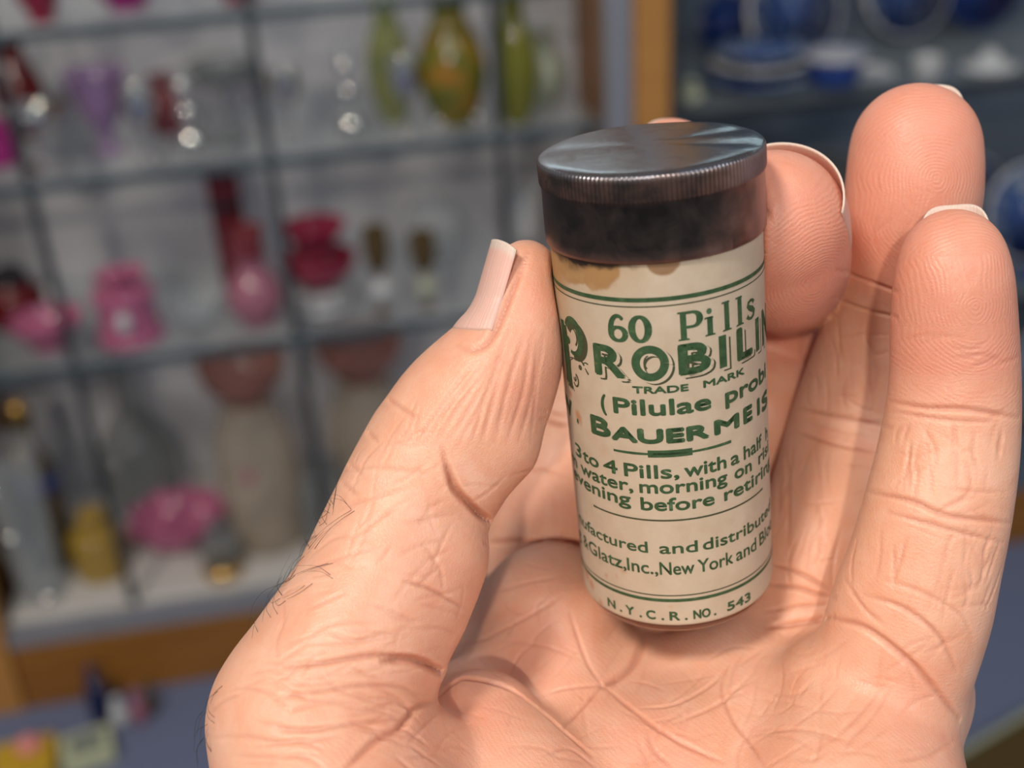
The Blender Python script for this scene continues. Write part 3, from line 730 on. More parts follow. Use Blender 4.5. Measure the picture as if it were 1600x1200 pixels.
f.arc(X(-57), -27.5, .62, .85, 80, -150, .34, .2); f.arc(X(-57.6), -27.3, .22, .3, 60, -200, .26, .3)
f.arc(X(-57.2), -25.2, 1.3, .7, 60, 170, .18, .12); f.arc(X(-52), -25.0, 1.0, .7, 10, 120, .34, .14); f.arc(X(-51.2), -25.35, .2, .2, 0, 360, .3)
f.arc(X(-46), -24.8, .5, .4, 40, 140, .24, .12); f.ribbon([(X(-47), -25.2), (X(-44.6), -25.9)], [.16, .3])
f.ribbon([(X(-62), -26.6), (X(-61), -25.0), (X(-58), -24.6)], .15)
for i in range(4): f.ribbon([(X(-68 + 2.2 * i), -28.6), (X(-66.5 + 2.2 * i), -29.3)], .16)
put(f, 'ornament', INK2.m, .034, label='small dark scrolls around the first large letter')

def line(ws, h, cap, bold=.06, label=None):
    fl = Flat()
    for w_ in ws: word(fl, w_[0], w_[1], w_[2], w_[3] if len(w_) > 3 else h, w_[4] if len(w_) > 4 else cap, bold)
    put(fl, label=label)
line([('TRADE', -17.5, 12.2), ('MARK', 20.1, 47.4)], -27.35, 1.0, .07, 'small lettering reading TRADE MARK')
line([('(', -37.4, -33.6, -30.3, 2.3), ('Pilulae', -29.4, 24.2), ('probi', 32.6, 74.6)], -30.35, 2.3, .12)
line([('W', -85, -65.5, -33.9, 2.8), ('.', -60.5, -58.2, -33.9, 3.0), ('B', -46.5, -32.2, -34.15, 2.85), ('AUER', -32.2, 22.4, -34.2, 2.15), ('M', 25.0, 42.0, -34.15, 2.15), ('E', 44.9, 53.4, -34.2, 2.4), ('I', 58.3, 62.0, -34.3, 2.5), ('S', 64.6, 77.5, -34.6, 2.6)], -34.15, 2.2, .20)
f = Flat(); f.ribbon([(X(t), -35.62) for t in (-31.4, -20, -11, 0, 12, 24, 35.5)], [.3, .36, .3, .3, .3, .36, .42]); f.ribbon([(X(t), -35.6) for t in (-11.6, 0, 12.3)], .98); put(f, 'rule_line')
line([('3', -66.6, -58.8), ('to', -57.2, -42.9), ('4', -39.6, -29.8), ('Pills,', -26, 4.6), ('with', 7.2, 31.8), ('a', 34.6, 41.0), ('half', 44.2, 63.2), ('h', 69.6, 75)], -39.1, 2.0, .075)
line([('m', -78, -66.5), ('water,', -61.3, -21.2), ('morning', -17.7, 32.0), ('on', 36.8, 50.9), ('risi', 58.0, 76)], -41.25, 1.95, .075)
line([('evening', -75, -23.2, -43.35), ('before', -17.7, 23.4), ('retiring', 29.3, 80)], -43.75, 1.95, .075)
f = Flat(); f.ribbon([(X(t), -45.15) for t in np.linspace(-50.8, 62.3, 30)], np.r_[.32, np.full(28, .24), .32]); put(f, 'rule_line', INK2.m)
line([('nufactured', -73.5, -15.4), ('and', -9, 12.4), ('distributed', 15.2, 77)], -50.1, 1.75, .05)
line([('g', -80, -73), ('&', -68.5, -61.5), ('Glatz,', -60.5, -29.4), ('Inc.,', -28.9, -10.4), ('New', -9.6, 9.9), ('York', 11.6, 33.6), ('and', 35.6, 52.8), ('Bloo', 56.3, 80)], -53.3, 2.0, .045)
line([('N', -46, -39.6), ('.', -36.6, -34.9), ('Y', -32.5, -26.6), ('.', -23.6, -21.9), ('C', -19.4, -13.7), ('.', -10.6, -8.9), ('R', -5.9, .2), ('.', 2.7, 4.4), ('NO', 7.6, 17.8), ('.', 19.6, 21.2), ('543', 28.0, 45.8)], -60.4, 1.45, .075)

# ------------------------------------------------------------------ the shop behind
OA = np.array([-.6775645, 1.23608332, 0]); YAW = math.radians(9.2994)
U_ = np.array([math.cos(YAW), math.sin(YAW), 0]); N_ = np.array([-math.sin(YAW), math.cos(YAW), 0])
def wl(u, v, z): return OA + U_ * u + N_ * v + np.array([0, 0, z])
def at_z(x, y, z):                               # point of a level surface seen at a pixel -> along, back
    d = ray(x, y); p = CAM + d * (z - CAM[2]) / d[2] - OA
    return p @ U_, p @ N_
def z_at(x, y, v):
    d = ray(x, y); s = ((OA + N_ * v - CAM) @ N_) / (d @ N_); return (CAM + d * s)[2]
def pxm(u, v, z): return FPX / ((wl(u, v, z) - CAM) @ FWD)
def box_v(u0, u1, v0, v1, z0, z1): return [tuple(wl(u, v, z)) for u, v, z in ((u0, v0, z0), (u1, v0, z0), (u1, v1, z0), (u0, v1, z0), (u0, v0, z1), (u1, v0, z1), (u1, v1, z1), (u0, v1, z1))]
BF = [(0, 3, 2, 1), (4, 5, 6, 7), (0, 1, 5, 4), (1, 2, 6, 5), (2, 3, 7, 6), (3, 0, 4, 7)]
def boxo(name, b, mat, parent=None, bev=.0015):
    o = mesh_obj(name, box_v(*b), BF, mat, parent, smooth=False)
    if parent is not None: o.matrix_parent_inverse = parent.matrix_world.inverted()
    if bev: m = o.modifiers.new('bevel', 'BEVEL'); m.width = bev; m.segments = 2
    return o
def plain(name, c, rough=.5, metal=0, ns=30, var=.12, spec=.5):
    m = Nt(name); c2 = tuple(x * (1 - var) for x in c)
    m.l(m.mix(m.noise(ns, 4), c, c2), m.b.inputs['Base Color']); m.set(Roughness=rough, Metallic=metal, Specular_IOR_Level=spec); return m.m
def glassy(name, c, body=.25, rough=.07, edge=.55):        # thin coloured glass: partly clear, partly milky, glossy
    m = Nt(name); tr = m.n('ShaderNodeBsdfTransparent'); tr.inputs[0].default_value = (*[min(1, x * 1.7) ** .25 for x in c], 1)
    m.set(Base_Color=(*c, 1), Roughness=rough, Specular_IOR_Level=.8)
    lw = m.n('ShaderNodeLayerWeight', i_Blend=.35)
    f = m.math('MULTIPLY_ADD', lw.outputs['Facing'], edge, body); f.node.use_clamp = True
    mx = m.n('ShaderNodeMixShader'); m.l(f, mx.inputs[0]); m.l(tr.outputs[0], mx.inputs[1]); m.l(m.b.outputs[0], mx.inputs[2])
    m.l(mx.outputs[0], m.out.inputs[0]); return m.m
def woodm(name, c0, c1):
    m = Nt(name); tc = m.n('ShaderNodeTexCoord').outputs['Object']; mp = m.n('ShaderNodeMapping'); m.l(tc, mp.inputs[0]); mp.inputs['Scale'].default_value = (2.5, 8, 30)
    m.l(m.mix(m.ramp(m.noise(3, 5, .6, mp.outputs[0], 1.2), [(.3, 0), (.7, 1)]), c0, c1), m.b.inputs['Base Color']); m.set(Roughness=.42); return m.m
WOOD = woodm('oak_veneer', (.30, .125, .022), (.20, .075, .012)); WOODL = woodm('light_oak', (.46, .22, .055), (.38, .17, .04))
GREY = plain('grey_backing', (.52, .525, .555), .6, 0, 6, .12); SLATE = plain('slate_backing', (.10, .13, .18), .6, 0, 6, .3)
ALU = plain('brushed_aluminium', (.34, .35, .39), .4, .5); DARKM = plain('dark_metal', (.035, .042, .048), .45, .3)
EDGE = plain('shelf_edge_glass', (.055, .085, .095), .2, 0, 20, .3, .8); WHITE = plain('white_cloth', (.58, .55, .52), .8)
SHELF = glassy('shelf_glass', (.60, .68, .70), .05, .12, .14)

FL = Nt('blue_carpet'); FL.l(FL.mix(FL.noise(500, 4, .7), (.115, .135, .22), (.165, .19, .29)), FL.b.inputs['Base Color']); FL.set(Roughness=.95, Specular_IOR_Level=.1)
o = mesh_obj('floor', [(-3, -2.5, 0), (4, -2.5, 0), (4, 3.5, 0), (-3, 3.5, 0), (-3, -2.5, -.02), (4, -2.5, -.02), (4, 3.5, -.02), (-3, 3.5, -.02)], [(0, 1, 2, 3), (7, 6, 5, 4), (0, 4, 5, 1), (1, 5, 6, 2), (2, 6, 7, 3), (3, 7, 4, 0)], FL.m, smooth=False); tag(o, 'blue grey carpet', None, kind='structure')
WM = plain('painted_wall', (.30, .30, .31), .8)
o = boxo('wall_back', (-1.6, 3.2, .37, .43, 0, 2.7), WM); tag(o, 'plain grey wall behind the cabinets', None, kind='structure')

# left cabinet: oak frame, aluminium track, glass shelves on slotted standards
CABL = empty('display_cabinet', loc=tuple(wl(.41, .17, 0)), rz=YAW)
tag(CABL, 'oak framed cabinet with glass shelves of pink and clear glassware, left of the bottle', 'cabinet')
bpy.context.view_layer.update()
cb = lambda n, b, m, bev=.0015: boxo(n, b, m, CABL, bev)
cb('plinth', (.012, .846, 0, .33, 0, .098), WOOD); cb('side_post', (-.034, .010, -.004, .03, 0, 1.9), WOODL); cb('side_post', (.848, .889, -.004, .03, 0, 1.9), WOODL)
cb('side_panel', (-.03, -.012, .03, .34, 0, 1.9), WOOD); cb('side_panel', (.862, .875, .03, .34, 0, 1.9), WOOD)
cb('door_track', (.012, .846, 0, .022, .099, .122), ALU); cb('cabinet_base', (.012, .846, .024, .32, .099, .128), WHITE)
cb('door_stile', (.815, .846, .0, .012, .123, 1.88), ALU); cb('back_panel', (-.01, .86, .33, .345, 0, 1.9), GREY); cb('top_panel', (-.03, .885, .0, .34, 1.9, 1.93), WOOD)
for z in (.48, .70, .86, 1.08):
    s = cb('glass_shelf', (-.008, .812, .016, .325, z - .009, z), SHELF, 0)
    e = boxo('front_edge', (-.008, .812, .010, .0155, z - .0095, z + .0005), EDGE, None, 0); e.parent = s; e.matrix_parent_inverse = s.matrix_world.inverted()
TUBE = Nt('added_glow_tube').set(Emission_Color=(.70, .96, 1, 1), Emission_Strength=8.0).m  # unseen tube added to streak the cap and brighten the shelves
def added_glow_tube(parent, u0, u1, z, v=.045, r=.011):
    V = [tuple(wl(u, v + r * math.cos(a), z + r * math.sin(a))) for u in (u0, u1) for a in np.linspace(0, 2 * math.pi, 16, endpoint=False)]
    o = mesh_obj('added_glow_tube', V, [(i, (i + 1) % 16, 16 + (i + 1) % 16, 16 + i) for i in range(16)] + [tuple(range(16)), tuple(range(31, 15, -1))], TUBE, parent)
    o.matrix_parent_inverse = parent.matrix_world.inverted(); o['label'] = 'added glow tube under the cabinet top, reflected in the bottle cap'
added_glow_tube(CABL, .03, .80, 1.46)
VS = .315
def u_at(x, y, v):
    d = ray(x, y); s = ((OA + N_ * v - CAM) @ N_) / (d @ N_); return (CAM + d * s - OA) @ U_
for x, y in ((85, 450), (432, 310), (787, 300)):
    u = u_at(x, y, .02); 
    for za, zb in ((.129, .4705), (.4805, .6905), (.7005, .8505), (.8605, 1.0705)): cb('shelf_standard', (u - .005, u + .005, .018, .026, za, zb), DARKM)
CABR = empty('china_cabinet', loc=tuple(wl(1.35, .17, 0)), rz=YAW)
tag(CABR, 'dark backed oak cabinet of blue and white china, right of the bottle', 'cabinet')
bpy.context.view_layer.update()
cr = lambda n, b, m, bev=.0015: boxo(n, b, m, CABR, bev)
cr('plinth', (.892, 1.85, 0, .33, 0, .094), WOOD); cr('door_stile', (.890, .902, 0, .012, .1, 1.88), DARKM); cr('back_panel', (.89, 1.85, .33, .345, 0, 1.9), SLATE)
cr('cabinet_base', (.892, 1.85, .0, .32, .095, .125), SLATE); cr('top_panel', (.89, 1.85, 0, .34, 1.9, 1.93), WOOD); cr('side_post', (1.85, 1.89, 0, .34, 0, 1.93), WOODL)
for z in (.40, .70, .95):
    s = cr('glass_shelf', (.904, 1.848, .016, .325, z - .009, z), SHELF, 0)
    e = boxo('front_edge', (.904, 1.848, .010, .0155, z - .0095, z + .0005), DARKM, None, 0); e.parent = s; e.matrix_parent_inverse = s.matrix_world.inverted()

added_glow_tube(CABR, .92, 1.80, 1.46)
# turned shapes
def lathe(name, prof, mat, parent=None, n=36, fn=None):
    V = []; F = []
    for j, (z, r) in enumerate(prof):
        for i in range(n):
            a = 2 * math.pi * i / n; rr = max(r, 1e-4); zz = z
            if fn: rr, zz = fn(a, rr, z)
            V.append((rr * math.cos(a), rr * math.sin(a), zz))
    m = len(prof)
    for j in range(m - 1):
        for i in range(n):
            k = (i + 1) % n; F.append((j * n + i, j * n + k, (j + 1) * n + k, (j + 1) * n + i))
    F.append(tuple(reversed(range(n)))) ; F.append(tuple(range((m - 1) * n, m * n)))
    return mesh_obj(name, V, F, mat, parent)
def smoothprof(pts, k=4):
    P = np.array(pts, float); Q = np.vstack([2 * P[0] - P[1], P, 2 * P[-1] - P[-2]]); out = []
    for i in range(1, len(Q) - 2):
        for t in np.linspace(0, 1, k, endpoint=False):
            a, b, c, d = Q[i - 1:i + 3]; v = .5 * (2 * b + (c - a) * t + (2 * a - 5 * b + 4 * c - d) * t * t + (3 * b - a - 3 * c + d) * t ** 3); out.append((max(v[0], 0), max(v[1], 1e-4)))
    return out + [tuple(P[-1])]
SHAPES = {  # height fraction, half-width fraction
 'goblet': [(0, .62), (.03, .6), (.06, .15), (.2, .09), (.42, .09), (.48, .3), (.55, .7), (.7, .95), (.88, 1), (1, .92), (.99, .86), (.6, .6), (.55, .1)],
 'compote': [(0, .5), (.04, .48), (.1, .12), (.35, .08), (.6, .1), (.68, .35), (.78, .8), (1, 1), (.98, .94), (.8, .7), (.72, .1)],
 'vase': [(0, .55), (.04, .58), (.2, .85), (.42, 1), (.65, .8), (.8, .5), (.9, .48), (1, .68), (.99, .6), (.88, .4), (.5, .85), (.1, .5)],
 'tumbler': [(0, .7), (.03, .74), (.5, .88), (1, 1), (.99, .93), (.5, .8), (.06, .6)],
 'jar': [(0, .8), (.04, .9), (.3, 1), (.6, .97), (.72, .75), (.76, .7), (.8, .72)],
 'bowl': [(0, .45), (.08, .5), (.15, .45), (.3, .7), (.6, .92), (1, 1), (.97, .94), (.6, .82), (.3, .55), (.22, .1)],
 'candlestick': [(0, .95), (.05, 1), (.1, .6), (.16, .3), (.26, .55), (.32, .28), (.42, .22), (.52, .5), (.6, .22), (.7, .3), (.76, .5), (.82, .3), (.9, .45), (1, .6), (.99, .5), (.92, .2)],
 'decanter': [(0, .8), (.05, .9), (.2, 1), (.36, .95), (.5, .55), (.58, .25), (.75, .2), (.88, .2), (.9, .32), (.93, .32), (.94, .2), (1, .1)],
 'bottle': [(0, .8), (.04, .9), (.5, .95), (.68, .85), (.76, .4), (.84, .35), (.86, .48), (.96, .5), (1, .3)],
 'tulip': [(0, .5), (.03, .48), (.1, .2), (.25, .3), (.5, .62), (.8, .85), (1, 1), (.98, .93), (.6, .6), (.3, .2)],
 'canister': [(0, 1), (.1, 1), (.15, .9), (.6, .86), (.66, .95), (.74, .95), (.8, .66)],
 'dish': [(0, .5), (.12, .5), (.25, .55), (.7, .9), (1, 1), (.92, .96), (.5, .75), (.3, .4)],
 'box': [(0, .95), (.02, 1), (.98, 1), (1, .95)],
}
M = lambda n, c, b=.3: glassy(n, c, b)
MT = dict(clear=M('clear_glass', (.55, .58, .59), .10), silver=plain('silver', (.85, .83, .78), .10, 1), crimson=M('crimson_glass', (.30, .02, .055), .75), darkred=plain('dark_red_glass', (.11, .006, .008), .15), pink=M('pink_glass', (.46, .13, .24), .72),
          palepink=M('pale_pink_glass', (.48, .20, .27), .5), purple=M('purple_glass', (.36, .24, .42), .4), rose=M('rose_glass', (.36, .17, .14), .4), amber=M('amber_glass_ware', (.42, .27, .05), .6), olive=M('olive_glass', (.22, .22, .03), .6),
          lime=M('lime_glass', (.32, .35, .14), .4), gold=plain('brass', (.62, .36, .08), .25, .8), white=plain('white_china', (.52, .53, .54), .25), cream=plain('cream_china', (.36, .38, .28), .4), black=plain('black_glass', (.012, .012, .014), .1),
          smoke=M('smoke_glass', (.26, .28, .28), .22), brown=M('brown_glass', (.10, .065, .02), .7), magenta=M('magenta_glass', (.45, .03, .25), .65), navy=plain('navy_glass', (.006, .010, .06), .12), beige=M('frosted_beige_glass', (.46, .39, .31), .28),
          blue=plain('cobalt_glaze', (.02, .05, .22), .15), red=M('red_glass', (.26, .05, .06), .6), yellow=plain('yellow_card', (.55, .33, .02), .5), palegreen=plain('pale_green_card', (.50, .52, .33), .6), salmon=plain('salmon_plastic', (.72, .25, .22), .5))
CPM = Nt('blue_white_china')
_tc = CPM.n('ShaderNodeTexCoord').outputs['Object']
CPM.l(CPM.ramp(CPM.noise(38, 5, .65, _tc, 1.5), [(.40, (.015, .045, .20)), (.52, (.06, .11, .28)), (.62, (.30, .36, .43))]), CPM.b.inputs['Base Color']); CPM.set(Roughness=.12); MT['delft'] = CPM.m
AM = Nt('amber_green_art_glass'); _tc = AM.n('ShaderNodeTexCoord').outputs['Object']
AM.l(AM.ramp(AM.noise(30, 4, .6, _tc, 1), [(.30, (.04, .07, .02)), (.48, (.13, .13, .015)), (.60, (.30, .16, .02)), (.74, (.22, .04, .01))]), AM.b.inputs['Base Color']); AM.set(Roughness=.12); MT['art'] = AM.m
ZS = {'A': .86, 'B': .70, 'C': .48, 'D': .128, 'F': 0.0, 'P': .70, 'Q': .40, 'R': .125}
def place(shelf, x, yb, yt, w, vmin=.045, vmax=.28, name='vase', hk=1.0):
    z = ZS[shelf]; u, v = at_z(x, yb, z)
    if shelf != 'F':
        v2 = min(max(v, vmin), vmax)
        if v2 != v: u = u_at(x, yb, v2) if abs(v2 - v) < .05 else u_at(x, (yb + yt) / 2, v2)
        v = v2
    h = z_at(x, yt, v) - z; s = pxm(u, v, z + h / 2); r = w / 2 / s
    if shelf != 'F':
        v = min(max(v, .034 + r * (1.12 if shelf == 'D' else 1.04)), .318 - r * 1.04)
        h = z_at(x, yt, v) - z; u = u_at(x, (yb + yt) / 2, v); r = w / 2 / pxm(u, v, z + h / 2)
        top = {'A': 1.07, 'B': .849, 'C': .689, 'D': .469, 'P': .94, 'Q': .689, 'R': .389}[shelf]
        h = min(h, (top - z) / hk - .002)
        u = max(u, .013 + r * 1.04) if shelf in 'ABCD' else u
    return wl(u, v, z + .0004), max(h, .008), r
LAY = []
def ware(name, shape, mat, shelf, x, yb, yt, w, label, cat, group=None, n=32, fn=None, **kw):
    p, h, r = place(shelf, x, yb, yt, w, **kw)
    prof = [(a * h, b * r) for a, b in (smoothprof(SHAPES[shape]) if shape != 'box' else SHAPES[shape])]
    o = lathe(name, prof, MT[mat], None, n, fn); o.location = p; o.rotation_euler = (0, 0, YAW)
    q = p - OA; LAY.append([o, shelf, q @ U_, q @ N_, r * 1.06, .08 if mat in ('pink', 'crimson', 'palepink', 'amber', 'beige', 'purple', 'art') else 1.]);
    if name == 'goblet' and mat == 'clear': orb(o, 'glint_orb', 'silver', (0, 0, h * .80), r * .84, .8, 'silver orb added in the bowl for glints')  # silver orb added inside the clear bowl to catch bright glints
    tag(o, label, cat, group); return o, h, r
def sub(o, name, shape, mat, z0, h, r, label=None, n=28, fn=None):
    prof = [(z0 + a * h, b * r) for a, b in smoothprof(SHAPES[shape])]
    c = lathe(name, prof, MT[mat], o, n, fn)
    if label: c['label'] = label
    return c
def orb(o, name, mat, c, r, sz=1, label=None):
    k = lathe(name, [(-r * sz * math.cos(a), r * math.sin(a)) for a in np.linspace(0, math.pi, 14)], MT[mat], o, 20); k.location = c
    if label: k['label'] = label
    return k
def scal(k, a_): return lambda a, r, z: (r * (1 + a_ * math.cos(k * a)), z)

# top shelf (only the feet of things are in view)
ware('glass_dish', 'dish', 'crimson', 'A', 62, 36, -30, 80, 'dark red glass dish at the far left of the topmost visible shelf', 'dish')
ware('glass_bowl', 'bowl', 'magenta', 'A', 190, 20, -60, 130, 'dark magenta glass bowl on the topmost visible shelf, above the purple glass', 'bowl')
ware('glass_bowl', 'bowl', 'crimson', 'A', 372, 6, -70, 120, 'dark red glass bowl on the topmost visible shelf, right of the magenta bowl', 'bowl')
ware('goblet', 'goblet', 'clear', 'A', 110, 34, -60, 50, 'clear goblet on the topmost shelf between the red dish and the magenta bowl', 'glass')
ware('goblet', 'goblet', 'clear', 'A', 268, 18, -70, 50, 'clear goblet on the topmost shelf between the magenta and red bowls', 'glass')
# second shelf
ware('vase', 'vase', 'darkred', 'B', 28, 215, 58, 80, 'dark red vase at the left edge of the upper shelf', 'vase')
o, h, r = ware('compote', 'compote', 'silver', 'B', 64, 283, 168, 105, 'silver footed compote on the upper shelf, left of the purple glass', 'compote')
ware('tumbler', 'tumbler', 'magenta', 'B', 2, 262, 195, 62, 'magenta tumbler cut by the left edge, beside the silver compote', 'glass')
ware('tulip_glass', 'tulip', 'purple', 'B', 158, 238, 112, 98, 'purple tulip shaped glass vase on the upper shelf', 'vase')
o, h, r = ware('lidded_jar', 'jar', 'red', 'B', 262, 205, 118, 66, 'small red glass jar on the upper shelf, right of the purple tulip vase', 'jar'); sub(o, 'lid', 'dish', 'red', h * .8, h * .2, r * .8)
ware('goblet', 'goblet', 'silver', 'B', 222, 252, 138, 50, 'silver goblet just right of the purple tulip vase', 'glass')
o, h, r = ware('candlestick', 'candlestick', 'clear', 'B', 322, 262, 112, 66, 'clear glass candlestick with added silver glint knops above the dark red box', 'candlestick')
for f_ in (.16, .55, .86): orb(o, 'glint_knop', 'silver', (0, 0, max(h * f_, r * .74)), r * (.7 if f_ < .2 else .48))  # silver orbs added on the stem where bright glints show
o, h, r = ware('cake_stand', 'compote', 'smoke', 'B', 352, 222, 100, 108, 'smoky glass cake stand with a dark rim, top left of the upper shelf goblets', 'stand')
ware('goblet', 'goblet', 'silver', 'B', 398, 205, 122, 42, 'small silver goblet, left one of the pair right of the cake stand', 'glass')
ware('goblet', 'goblet', 'silver', 'B', 450, 208, 112, 46, 'silver goblet, right one of the pair right of the cake stand', 'glass')
o, h, r = ware('candlestick', 'candlestick', 'clear', 'B', 544, 236, 72, 54, 'tall clear candlestick with stacked silver glint knops left of the green vase', 'candlestick')
for f_ in (.10, .52, .80): orb(o, 'glint_knop', 'silver', (0, 0, max(h * f_, r * .79)), r * (.75 if f_ < .2 else .5))  # silver knops made larger to catch bright glints
ware('vase', 'vase', 'lime', 'B', 606, 190, -30, 74, 'tall lime green glass vase on the upper shelf', 'vase')
ware('goblet', 'goblet', 'silver', 'B', 634, 212, 92, 46, 'silver goblet standing in front of the lime green vase', 'glass')
o, h, r = ware('art_glass_vase', 'vase', 'art', 'B', 706, 205, -40, 112, 'amber and green patterned art glass vase with feet', 'vase')
for s in (-1, 1): orb(o, 'foot', 'silver', (s * r * .55, -r * .5, r * .16), r * .16)
ware('vase', 'vase', 'olive', 'B', 768, 200, -20, 74, 'olive glass vase right of the amber patterned vase', 'vase')
o, h, r = ware('figurine', 'vase', 'cream', 'B', 832, 198, 60, 84, 'pale green and white china figurine at the right end of the upper shelf', 'figurine', fn=scal(5, .12)); orb(o, 'head', 'white', (0, 0, h * 1.05), r * .4)
# third shelf
o, h, r = ware('lidded_pot', 'jar', 'darkred', 'C', 22, 505, 425, 92, 'dark red pot with a black lid at the left edge of the middle shelf', 'pot'); orb(o, 'lid', 'black', (0, 0, h * .92), r * .62, .7, 'black domed lid')
o, h, r = ware('figurine', 'bottle', 'white', 'C', 84, 515, 425, 26, 'small white figurine behind the pink dish', 'figurine'); orb(o, 'head', 'white', (0, 0, h * 1.02), r * .5)
ware('glass_dish', 'dish', 'pink', 'C', 76, 548, 496, 112, 'bright pink shallow glass dish on the middle shelf', 'dish')
o, h, r = ware('lidded_jar', 'canister', 'pink', 'C', 198, 546, 425, 102, 'bright pink glass jar with a white emblem on the middle shelf', 'jar'); sub(o, 'lid', 'dish', 'pink', h * .79, h * .2, r * .78); orb(o, 'knob', 'pink', (0, 0, h * 1.02), r * .2)
orb(o, 'emblem', 'white', (0, -r * .97, h * .42), r * .24, 1.3, 'white oval emblem on the front')
ware('glass_bowl', 'bowl', 'clear', 'C', 312, 532, 468, 92, 'clear glass bowl between the pink jar and the rose pink vase', 'bowl')
p, h, r = place('C', 374, 500, 268, 50)
o = boxo('tall_box', (0, 0, 0, 0, 0, 0), None, bev=0); bpy.data.objects.remove(o)
V = [(x * r, y * r * .8, z * h) for z in (0, 1) for x, y in ((-1, -1), (1, -1), (1, 1), (-1, 1))]
o = mesh_obj('tall_box', V, BF, MT['darkred'], smooth=False); o.location = p; o.rotation_euler = (0, 0, YAW); m = o.modifiers.new('bevel', 'BEVEL'); m.width = .003; m.segments = 3
LAY.append([o, 'C', (p - OA) @ U_, (p - OA) @ N_, r * 1.2, 1.]); tag(o, 'tall dark red box standing behind the rose pink vase on the middle shelf', 'box')
V = [(x * r * 1.01, y * r * .81, z * h) for z in (.70, .78) for x, y in ((-1, -1), (1, -1), (1, 1), (-1, 1))]
k = mesh_obj('band', V, BF, MT['black'], o, smooth=False)
o, h, r = ware('vase', 'vase', 'palepink', 'C', 398, 525, 395, 88, 'rose pink vase with a deep red neck on the middle shelf', 'vase'); sub(o, 'neck', 'tumbler', 'red', h * .92, h * .42, r * .62, 'deep red flared neck')
o, h, r = ware('compote', 'dish', 'white', 'C', 505, 508, 458, 106, 'two tiered crimson glass compote on a white china foot', 'compote'); o.scale = (1, 1, 1); sub(o, 'foot', 'canister', 'white', h * .3, .026, r * .9, 'white china foot'); sub(o, 'lower_bowl', 'bowl', 'crimson', h * .3 + .027, .036, r * 1.12); sub(o, 'upper_bowl', 'tulip', 'crimson', h * .3 + .064, .040, r * .95, 'dark crimson upper bowl')
for x, l in ((592, 'left'), (664, 'right')):
    o, h, r = ware('goblet', 'goblet', 'brown', 'C', x, 490 if x < 600 else 488, 358 if x < 600 else 366, 42, f'brown glass goblet with a pale ball stem, {l} one beside the crimson compote' if x < 600 else 'brown glass goblet with an amber ball stem, nearer the thumb', 'glass')
    orb(o, 'ball_stem', 'white' if x < 600 else 'cream', (0, 0, h * .28), r * .78, 1.1)
o, h, r = ware('lidded_jar', 'jar', 'clear', 'C', 676, 400, 292, 96, 'clear lidded jar at the back of the middle shelf, above the thumb', 'jar'); orb(o, 'knob', 'clear', (0, 0, h * .95), r * .25)
ware('cup', 'tumbler', 'white', 'C', 822, 372, 296, 62, 'white cup on the middle shelf just left of the bottle cap', 'cup')
# cabinet floor
o, h, r = ware('drinking_glass', 'tumbler', 'clear', 'D', 52, 962, 700, 92, 'tall clear drinking glass with beads added as silver glints at the lower left', 'glass')
for z_f, x_ in ((.04, .3), (.5, -.3), (.82, -.45)): orb(o, 'glint_bead', 'silver', (x_ * r, -r * .70, max(h * z_f, r * .26)), r * .24)  # silver beads added where the clear glass has its highlights
o, h, r = ware('perfume_bottle', 'bottle', 'brown', 'D', 108, 905, 650, 66, 'tall dark perfume bottle with brass stopper and blue collar', 'bottle')
orb(o, 'stopper', 'gold', (0, 0, h * .99), r * .5, 1, 'brass stopper'); orb(o, 'brass_boss', 'gold', (-r * .3, -r * .62, h * .72), r * .36, 1.9); k = lathe('collar', [(h * .5, r * 1.02), (h * .6, r * 1.0)], MT['blue'], o, 24); k['label'] = 'deep blue collar'
o, h, r = ware('perfume_bottle', 'bottle', 'amber', 'D', 148, 938, 815, 92, 'squat amber glass bottle at the lower left of the cabinet floor', 'bottle')
o, h, r = ware('decanter', 'decanter', 'smoke', 'D', 258, 868, 588, 128, 'smoky glass decanter with a round body behind the pink ruffled bowl', 'decanter'); orb(o, 'stopper', 'clear', (0, 0, h * 1.0), r * .2)
for dx, dz in ((-.5, .34), (-.1, .42), (0, .1)): orb(o, 'decanter_glint', 'silver', (dx * r, -r * .8, h * dz), r * .12)  # small silver orbs added to the decanter front as glints
ware('ruffled_bowl', 'bowl', 'pink', 'D', 288, 918, 828, 148, 'pink ruffled glass bowl on the cabinet floor', 'bowl', n=96, fn=scal(9, .08))
o, h, r = ware('apothecary_jar', 'jar', 'beige', 'D', 402, 905, 585, 128, 'tall pale apothecary jar with a rose lid and pink flower, left one of two', 'jar'); sub(o, 'lid', 'bowl', 'rose', h * .82, h * .22, r * 1.05, 'rose coloured glass lid')
orb(o, 'flower', 'palepink', (-r * .2, -r * .93, h * .5), r * .17, 1.1, 'pink painted flower')
o, h, r = ware('apothecary_jar', 'jar', 'beige', 'D', 574, 880, 560, 132, 'tall pale apothecary jar with a rose lid beside the thumb, right one of two', 'jar'); sub(o, 'lid', 'bowl', 'rose', h * .82, h * .22, r * 1.05, 'rose coloured glass lid')
o, h, r = ware('perfume_bottle', 'bottle', 'smoke', 'D', 412, 918, 800, 64, 'small smoky perfume bottle with a gilt foot in front of the left apothecary jar', 'bottle'); k = lathe('foot', [(0, r * .98), (.006, r * 1.02), (.016, r * .96)], MT['gold'], o, 24); k['label'] = 'gilt foot ring'
o, h, r = ware('lidded_jar', 'jar', 'smoke', 'D', 488, 885, 690, 84, 'smoky glass lidded jar between the two apothecary jars', 'jar'); orb(o, 'knob', 'clear', (0, 0, h * .9), r * .22)
ware('cut_glass_dish', 'dish', 'clear', 'D', 208, 905, 860, 90, 'clear cut glass dish left of the pink ruffled bowl', 'dish', n=64, fn=scal(12, .05))

